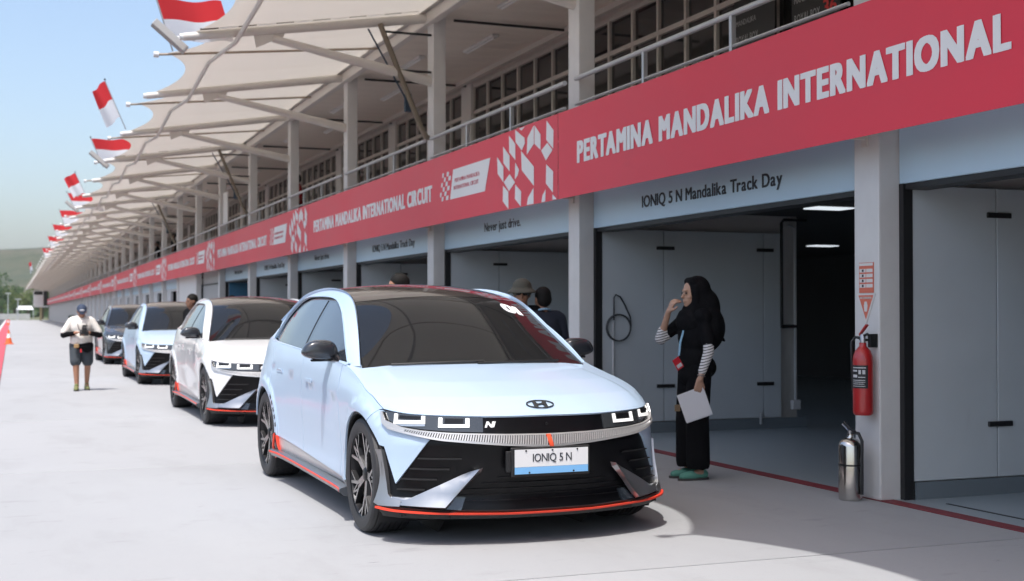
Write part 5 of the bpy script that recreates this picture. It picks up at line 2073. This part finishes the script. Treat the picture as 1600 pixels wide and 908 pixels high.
# ---------------------------------------------------------------- woman in black
def woman():
    p = empty('person', (5.285, 9.44, 0), math.pi)
    hp, f, q = head_prims((-.035, 0, 1.545), tilt=.05)
    body = list(hp)
    body += [('c', (-.05, 0, 1.36), (-.04, 0, 1.48), .05, .048), ('e', (-.05, 0, 1.20), (.10, .15, .19)), ('e', (-.05, 0, .95), (.11, .15, .13)),
             ('c', (-.05, .16, 1.34), (-.055, .235, 1.09), .045, .038), ('c', (-.055, .235, 1.09), (.04, .245, .84), .036, .024),
             ('c', (-.04, -.16, 1.34), (.155, -.215, 1.17), .045, .036), ('c', (.155, -.215, 1.17), (.140, -.105, 1.395), .036, .024)]
    for s in (-1, 1):
        body += [('c', (-.04, s * .085, .92), (-.02, s * .09, .50), .075, .052), ('c', (-.02, s * .09, .50), (-.05, s * .09, .09), .05, .035), ('c', (-.05, s * .09, .06), (.06, s * .09, .04), .035, .03)]
    body += hand((.04, .245, .84), (.22, -.04, -1), (0, -1, -.1), 1, .55)
    body += hand((.140, -.105, 1.395), (-.22, .50, .9), (-1, .15, .1), -1, .75)
    b = blob('body', body, .0062, SK1, p, 3)
    eyes(f, q, b)
    top = [('e', (-.055, 0, 1.20), (.135, .185, .20)), ('e', (-.055, 0, 1.00), (.13, .17, .16)), ('e', (-.14, .0, .93), (.085, .15, .10)), ('c', (-.05, -.15, 1.35), (-.05, .15, 1.35), .075, .075),
           ('c', (-.05, .150, 1.33), (-.055, .225, 1.13), .060, .052), ('c', (-.04, -.150, 1.33), (.10, -.195, 1.21), .060, .050), ('e', (-.05, 0, .86), (.13, .165, .10))]
    blob('top', top, .010, CBLK, p, 5)
    tr_ = []
    for s in (-1, 1):
        tr_ += [('c', (-.05, s * .075, .90), (-.025, s * .085, .50), .105, .098), ('c', (-.025, s * .085, .50), (-.03, s * .088, .14), .098, .100)]
    tr_ += [('e', (-.06, 0, .90), (.13, .165, .13))]
    t = blob('trousers', tr_, .010, CBLK, p, 5)
    for v in t.data.vertices:
        if v.co.z < .095:
            v.co.z = .095 + .006 * math.sin(v.co.x * 60)
    STR = bpy.data.materials.new('striped_sleeve')
    STR.use_nodes = True
    nt = STR.node_tree
    tc = nt.nodes.new('ShaderNodeTexCoord')
    sep = nt.nodes.new('ShaderNodeSeparateXYZ')
    nt.links.new(tc.outputs['Object'], sep.inputs[0])
    ma = nt.nodes.new('ShaderNodeMath')
    ma.operation = 'MULTIPLY'
    ma.inputs[1].default_value = 1 / .0225
    fr_ = nt.nodes.new('ShaderNodeMath')
    fr_.operation = 'FRACT'
    gt = nt.nodes.new('ShaderNodeMath')
    gt.operation = 'GREATER_THAN'
    gt.inputs[1].default_value = .68
    mx = nt.nodes.new('ShaderNodeMixRGB')
    mx.inputs[1].default_value = (.66, .64, .63, 1)
    mx.inputs[2].default_value = (.03, .03, .035, 1)
    add = nt.nodes.new('ShaderNodeMath')
    add.operation = 'ADD'
    mx2 = nt.nodes.new('ShaderNodeMath')
    mx2.operation = 'MULTIPLY'
    mx2.inputs[1].default_value = .3
    nt.links.new(sep.outputs['X'], mx2.inputs[0])
    nt.links.new(sep.outputs['Z'], add.inputs[0])
    nt.links.new(mx2.outputs[0], add.inputs[1])
    nt.links.new(add.outputs[0], ma.inputs[0])
    nt.links.new(ma.outputs[0], fr_.inputs[0])
    nt.links.new(fr_.outputs[0], gt.inputs[0])
    nt.links.new(gt.outputs[0], mx.inputs[0])
    bs = nt.nodes['Principled BSDF']
    bs.inputs['Roughness'].default_value = .85
    nt.links.new(mx.outputs[0], bs.inputs['Base Color'])
    blob('sleeve', [('c', (-.052, .228, 1.13), (-.045, .238, 1.06), .046, .044), ('c', (-.045, .238, 1.06), (.018, .243, .905), .044, .034)], .007, STR, p, 3)
    blob('sleeve', [('c', (.10, -.20, 1.21), (.155, -.215, 1.165), .052, .050), ('c', (.155, -.215, 1.165), (.152, -.19, 1.23), .050, .042)], .007, STR, p, 3)
    # hood-like head scarf with an opening for the face
    hj = [('e', (-.078, 0, 1.575), (.118, .104, .126)), ('e', (-.092, 0, 1.50), (.118, .108, .15)), ('c', (-.090, 0, 1.46), (-.105, 0, 1.30), .118, .185), ('e', (-.125, 0, 1.26), (.180, .225, .22)), ('e', (-.14, 0, 1.42), (.14, .14, .18)),
          ('c', (-.25, .04, 1.21), (-.305, .05, 1.150), .024, .015), ('c', (-.010, -.05, 1.410), (-.010, .05, 1.410), .050, .050), ('e', (-.01, 0, 1.31), (.115, .16, .12)), ('c', (-.012, -.045, 1.648), (-.012, .045, 1.648), .036, .036),
          ('c', (-.020, .082, 1.60), (-.020, .078, 1.45), .022, .028), ('c', (-.020, -.082, 1.60), (-.020, -.078, 1.45), .022, .028)]
    h = blob('head_scarf', hj, .0075, CBLK, p, 26)
    shoe('shoe', (-.155, -.07, 0), (.145, -.10, 0), mat('shoe_green', (.085, .26, .20), .7, bump=(90, .2, .003)), p)
    shoe('shoe', (-.135, .08, 0), (.160, .085, 0), MATS['shoe_green'], p)
    MB().tube([(-.01, .02, 1.33), (.07, .03, 1.24), (.105, .035, 1.14), (.118, .035, 1.03)], .009, 6).build('lanyard', mat('lanyard_blue', (.25, .45, .60), .6), p)
    bd = MB().box(-.034, .034, -.003, .003, -.05, .05).build('badge', mat('badge_red', (.55, .015, .03), .4), p, bevel=.002)
    bd.location = (.135, .05, .965)
    bd.rotation_euler = (0, R(32), 0)
    b2 = MB().box(-.025, .025, .0032, .0045, -.035, -.005).build('badge_print', mat('badge_white', (.6, .6, .62), .5), bd)
    MB().tube([(.028 + .027 * math.cos(a), .245 + .027 * math.sin(a), .872 + .006 * math.cos(a)) for a in np.linspace(0, 6.28, 18)], .006, 6, cap=False).build('bracelet', mat('bracelet', (.25, .22, .2), .3, .5), p)
    tag(p, 'woman in black headscarf and trousers with striped sleeves, hand to her mouth', 'person')
    return p


woman()
pap = empty('paper_sheaf', (5.19, 9.205, .64))
cs = [(5.032, .714), (5.27, .788), (5.36, .558), (5.12, .492)]
PAPR = mat('paper_white', (.74, .74, .77), .6)
for i in range(4):
    dx = i * .004
    mb = MB()
    mb.prism([(a - 5.19 + dx, b - .64 - dx * .6) for a, b in cs], lambda a, b, i=i: (a, -.006 + i * .0022 + .02 * a * a, b), lambda a, b, i=i: (a, -.0052 + i * .0022 + .02 * a * a, b))
    mb.build('sheet', PAPR, pap)
mb = MB().box(-.175, -.125, -.010, .004, -.055, .0)
c_ = mb.build('clip', mat('clip_brown', (.20, .14, .08), .5), pap, bevel=.004)
tag(pap, 'white sheets of paper held in the hand of the woman in black', 'paper')


# ---------------------------------------------------------------- photographer
def photographer():
    p = empty('person', (1.165, 24.05, 0), -math.pi / 2)
    hp, f, q = head_prims((.065, 0, 1.405), tilt=.55, k=.98)
    body = list(hp) + [('c', (.0, 0, 1.24), (.045, 0, 1.36), .06, .055), ('e', (0, 0, 1.12), (.12, .17, .20)), ('e', (.01, 0, .88), (.13, .17, .13)), ('c', (0, -.17, 1.24), (0, .17, 1.24), .06, .06)]
    for s in (-1, 1):
        body += [('c', (0, s * .19, 1.23), (.03, s * .305, .985), .052, .044), ('c', (.03, s * .305, .985), (.235, s * .10, 1.03), .043, .030)]
        body += hand((.235, s * .10, 1.03), (.55, -s * .75, .12), (.3, -s * .3, -.6), s, .8)
    body += [('c', (0, -.10, .82), (.10, -.095, .46), .085, .058), ('c', (.10, -.095, .46), (.11, -.08, .10), .058, .038), ('c', (.10, -.08, .07), (.20, -.085, .04), .04, .03),
             ('c', (0, .10, .82), (.02, .105, .45), .085, .058), ('c', (.02, .105, .45), (-.13, .10, .13), .058, .038), ('c', (-.13, .10, .10), (-.05, .11, .04), .04, .03)]
    for s in (-1, 1):
        pass
    b = blob('body', body, .009, SK2, p, 3)
    eyes(f, q, b)
    SH = mat('tee_cream', (.70, .67, .62), .85, bump=(25, .4, .015))
    sh = [('e', (0, 0, 1.13), (.155, .195, .20)), ('e', (.025, 0, .93), (.175, .20, .17)), ('c', (0, -.14, 1.255), (0, .14, 1.255), .068, .068), ('e', (.02, 0, .86), (.165, .20, .08)), ('c', (0, -.06, 1.29), (0, .06, 1.29), .05, .05)]
    for s in (-1, 1):
        sh += [('c', (0, s * .175, 1.235), (.02, s * .285, 1.04), .066, .070)]
    blob('shirt', sh, .014, SH, p, 5)
    for s in (-1, 1):
        blob('arm_sleeve', [('c', (.028, s * .30, 1.0), (.035, s * .305, .985), .056, .055), ('c', (.035, s * .305, .985), (.20, s * .135, 1.02), .053, .040)], .011, CBLK, p, 3)
    so = [('e', (.01, 0, .80), (.15, .19, .12))]
    so += [('c', (0, -.095, .80), (.085, -.10, .52), .115, .10), ('c', (0, .095, .80), (.02, .105, .52), .115, .10)]
    blob('shorts', so, .013, mat('shorts_slate', (.045, .055, .065), .85, bump=(30, .3, .01)), p, 4)
    blob('waist_bag', [('c', (.15, -.05, .78), (.16, .14, .80), .05, .06), ('e', (.17, .09, .75), (.06, .09, .08))], .012, CBLK, p, 3)
    MB().box(.17, .225, -.135, -.05, .76, .83).build('pouch', mat('pouch_tan', (.35, .22, .10), .7), p, bevel=.01)
    MB().box(.21, .235, -.03, -.005, .68, .74).build('key_tag', mat('tag_red', (.6, .02, .03), .5), p, bevel=.004)
    NV = mat('cap_navy', (.028, .045, .085), .8)
    blob('cap', [('e', f(-.012, 0, .048), (.104, .088, .080), q), ('c', f(.085, -.045, .040), f(.085, .045, .040), .016, .016), ('c', f(.125, -.035, .028), f(.125, .035, .028), .012, .012), ('c', f(.06, -.06, .045), f(.06, .06, .045), .018, .018)], .007, NV, p, 3)
    mb = MB()
    add_ell(mb, f(.088, 0, .075), (.012, .042, .022), q, 14)
    mb.build('cap_patch', mat('patch_white', (.6, .62, .66), .6), p, smooth=60)
    MB().tube([(.0, -.07, 1.33), (.11, -.08, 1.20), (.22, -.05, 1.08)], .008, 6).build('camera_strap', BLK, p)
    MB().tube([(.0, .07, 1.33), (.11, .08, 1.20), (.22, .07, 1.08)], .008, 6).build('camera_strap', BLK, p)
    for (h_, t_) in (((.04, -.08, 0), (.30, -.10, 0)), ((-.20, .09, 0), (.06, .12, 0))):
        shoe('shoe', h_, t_, mat('trainer_olive', (.16, .17, .06), .7), p)
    tag(p, 'photographer in navy cap, cream shirt and dark shorts looking down at a camera', 'person')


photographer()
cm = empty('camera_body', (1.195, 23.76, 1.03))
MB().box(-.075, .075, -.04, .04, -.05, .05).build('body', BLK, cm, bevel=.01)
MB().lathe([(0, .0), (.042, 0), (.044, -.02), (.040, -.11), (.034, -.11), (.030, -.09), (0, -.09)], 20, 'y', (0, -.04, -.005), cap=False).build('lens', BLK, cm, smooth=35)
MB().box(-.03, .03, -.03, .03, .05, .078).build('viewfinder', BLK, cm, bevel=.008)
cm.rotation_euler = (R(-50), 0, 0)
tag(cm, 'black camera in the hands of the man in the navy cap', 'camera')


# ---------------------------------------------------------------- other people
def standing(loc, rz, h, skin, topm, legm, hair, lb, hat=None, shades=False, voxel=.012, arms='down', collar=None, group=None):
    k = h / 1.72
    p = empty('person', loc, rz)
    S = lambda *a: tuple(c * k for c in a)
    hp, f, q = head_prims(S(.0, 0, 1.575), 0.05, k=k)
    body = list(hp) + [('c', S(-.02, 0, 1.40), S(-.01, 0, 1.50), .058 * k, .055 * k), ('e', S(-.02, 0, 1.22), S(.11, .165, .20)), ('e', S(-.02, 0, .96), S(.11, .16, .14)), ('c', S(-.02, -.16, 1.38), S(-.02, .16, 1.38), .06 * k, .06 * k)]
    tp = [('e', S(-.02, 0, 1.22), S(.145, .205, .21)), ('e', S(-.015, 0, 1.00), S(.14, .185, .16)), ('c', S(-.02, -.16, 1.39), S(-.02, .16, 1.39), .075 * k, .075 * k)]
    for s in (-1, 1):
        if arms == 'phone' and s == 1:
            e, w = S(.08, .26, 1.12), S(.25, .10, 1.33)
        elif arms == 'folded':
            e, w = S(.06, s * .27, 1.13), S(.20, s * .02, 1.12)
        else:
            e, w = S(-.03, s * .25, 1.12), S(.03, s * .26, .88)
        body += [('c', S(-.02, s * .19, 1.37), e, .05 * k, .042 * k), ('c', e, w, .042 * k, .028 * k)]
        d = (Vector(w) - Vector(e)).normalized()
        body += hand(w, d, (0, -s, 0), s if False else 1, .5, k)
        tp += [('c', S(-.02, s * .195, 1.37), e, .074 * k, .06 * k)]
        body += [('c', S(-.02, s * .095, .92), S(.0, s * .10, .50), .085 * k, .06 * k), ('c', S(0, s * .10, .50), S(-.03, s * .10, .09), .056 * k, .04 * k), ('c', S(-.03, s * .10, .06), S(.06, s * .11, .04), .04 * k, .032 * k)]
    b = blob('body', body, voxel, skin, p, 3)
    eyes(f, q, b, k)
    blob('top', tp, voxel * 1.15, topm, p, 5)
    tr_ = [('e', S(-.02, 0, .92), S(.13, .175, .13))]
    for s in (-1, 1):
        tr_ += [('c', S(-.02, s * .09, .90), S(0, s * .10, .50), .11 * k, .088 * k), ('c', S(0, s * .10, .50), S(-.02, s * .10, .13), .086 * k, .072 * k)]
    blob('trousers', tr_, voxel * 1.2, legm, p, 4)
    for s in (-1, 1):
        shoe('shoe', S(-.10, s * .10, 0), S(.17, s * .115, 0), mat('shoe_black', (.02, .02, .02), .6), p)
    if hair is not None:
        blob('hair', [('e', f(-.022, 0, .045), (.100 * k, .084 * k, .092 * k), q), ('e', f(-.05, 0, .0), (.07 * k, .082 * k, .085 * k), q)], .009, hair, p, 2)
    if hat:
        blob('hat', [('e', f(-.012, 0, .085), (.108 * k, .094 * k, .072 * k), q), ('c', f(-.012, 0, .055), f(-.012, 0, .058), .112 * k, .105 * k)] + [('c', f(-.012 + .118 * math.cos(a), .108 * math.sin(a), .036), f(-.012 + .150 * math.cos(a), .14 * math.sin(a), .018), .016, .010) for a in np.linspace(0, 6.28, 40)[:-1]], .008, hat, p, 4)
    if shades:
        mb = MB()
        for s in (-1, 1):
            add_ell(mb, f(.088, s * .033, .008), (.010, .030, .020), q, 14)
        mb.tube([tuple(f(.094, -.01, .012)), tuple(f(.094, .01, .012))], .004, 6)
        for s in (-1, 1):
            mb.tube([tuple(f(.085, s * .060, .012)), tuple(f(-.01, s * .084, .012))], .004, 6)
        mb.build('sunglasses', mat('shades_black', (.01, .01, .01), .15), p, smooth=50)
    if collar:
        MB().tube([tuple(S(-.015 + .068 * math.cos(a), .074 * math.sin(a), 1.455 - .02 * math.cos(a))) for a in np.linspace(0, 6.28, 20)], .012 * k, 8, cap=False).build('lanyard', collar, p)
    if arms == 'phone':
        w = S(.27, .04, 1.42)
        ph_ = MB().box(-.006, .006, -.04, .04, -.07, .07).build('phone', mat('phone_blue', (.12, .25, .42), .3), p, bevel=.004)
        ph_.location = w
    tag(p, lb, 'person', group)
    return p


standing((4.80, 12.0, 0), R(-112), 1.72, SK2, CBLK, CBLK, HAIRM, 'man in olive bucket hat and sunglasses behind the blue car', hat=mat('hat_olive', (.10, .095, .075), .9), shades=True, voxel=.010)
standing((5.00, 11.95, 0), R(95), 1.66, SK2, CNAVY, CBLK, HAIRM, 'man in black jacket seen from behind beside the bucket hat man', collar=mat('collar_blue', (.30, .48, .62), .6), voxel=.010)
standing((3.66, 12.55, 0), R(175), 1.80, SK2, CNAVY, CBLK, HAIRM, 'dark-haired person behind the blue car, only the top of the head showing', arms='phone', voxel=.014)
standing((2.88, 22.5, 0), R(200), 1.72, SK3, CBLK, CBLK, HAIRM, 'person behind the white car, dark head just above its roof', voxel=.014)
standing((4.58, 29.0, 0), R(150), 1.78, SK3, CBLK, CBLK, HAIRM, 'person in front of the blue garage, head above the white car', voxel=.016)
RT = mat('cloth_red', (.30, .012, .018), .8)
o = standing((6.32, 30.3, 3.04), R(180), 1.66, SK3, RT, CBLK, HAIRM, 'person in red shirt on the gallery half behind a column', voxel=.018)
o = standing((6.35, 55.5, 3.04), R(170), 1.72, SK3, CBLK, CBLK, HAIRM, 'person in black at the gallery railing, nearer of the far pair', voxel=.02)
o = standing((6.35, 62.0, 3.04), R(170), 1.70, SK3, CBLK, CBLK, HAIRM, 'person in black at the gallery railing, farther of the far pair', voxel=.02)

# ---------------------------------------------------------------- the other parked cars
white = mat('car_paint_white', (.72, .73, .74), .30, 0, .9, noise=(.8, .01), coat_rough=.05)
grey = mat('car_paint_dark_grey', (.045, .052, .065), .28, .35, 1.0, noise=(.8, .02), coat_rough=.05)
for (x, y, rm, lb) in ((3.205, 15.45, {'car_paint_blue': white}, 'white electric hatchback with black roof, second in the parked row'),
                       (3.255, 25.00, None, 'pale blue electric hatchback, third in the parked row'),
                       (3.28, 35.2, {'car_paint_blue': grey}, 'dark grey electric hatchback, farthest in the parked row')):
    c = copy_tree(car, None, rm)
    c.location = (x, y, 0)
    c.rotation_euler = (0, 0, R(.5))
    tag(c, lb, 'car', 'hatchbacks parked in a row')


# ================================================================ air
hz = MB().box(-2500, 2500, -700, 3050, -1.1, 112).build('haze', None)
hz.data.materials.clear()
hmt = bpy.data.materials.new('haze_air')
hmt.use_nodes = True
hn = hmt.node_tree
hn.nodes.remove(hn.nodes['Principled BSDF'])
pv = hn.nodes.new('ShaderNodeVolumePrincipled')
pv.inputs['Color'].default_value = (.86, .91, .97, 1)
pv.inputs['Density'].default_value = .00014
pv.inputs['Anisotropy'].default_value = .2
hn.links.new(pv.outputs[0], hn.nodes['Material Output'].inputs['Volume'])
hz.data.materials.append(hmt)
tag(hz, 'thin pale haze in the air over the whole place', 'haze', kind='stuff')
scene.cycles.volume_bounces = 0
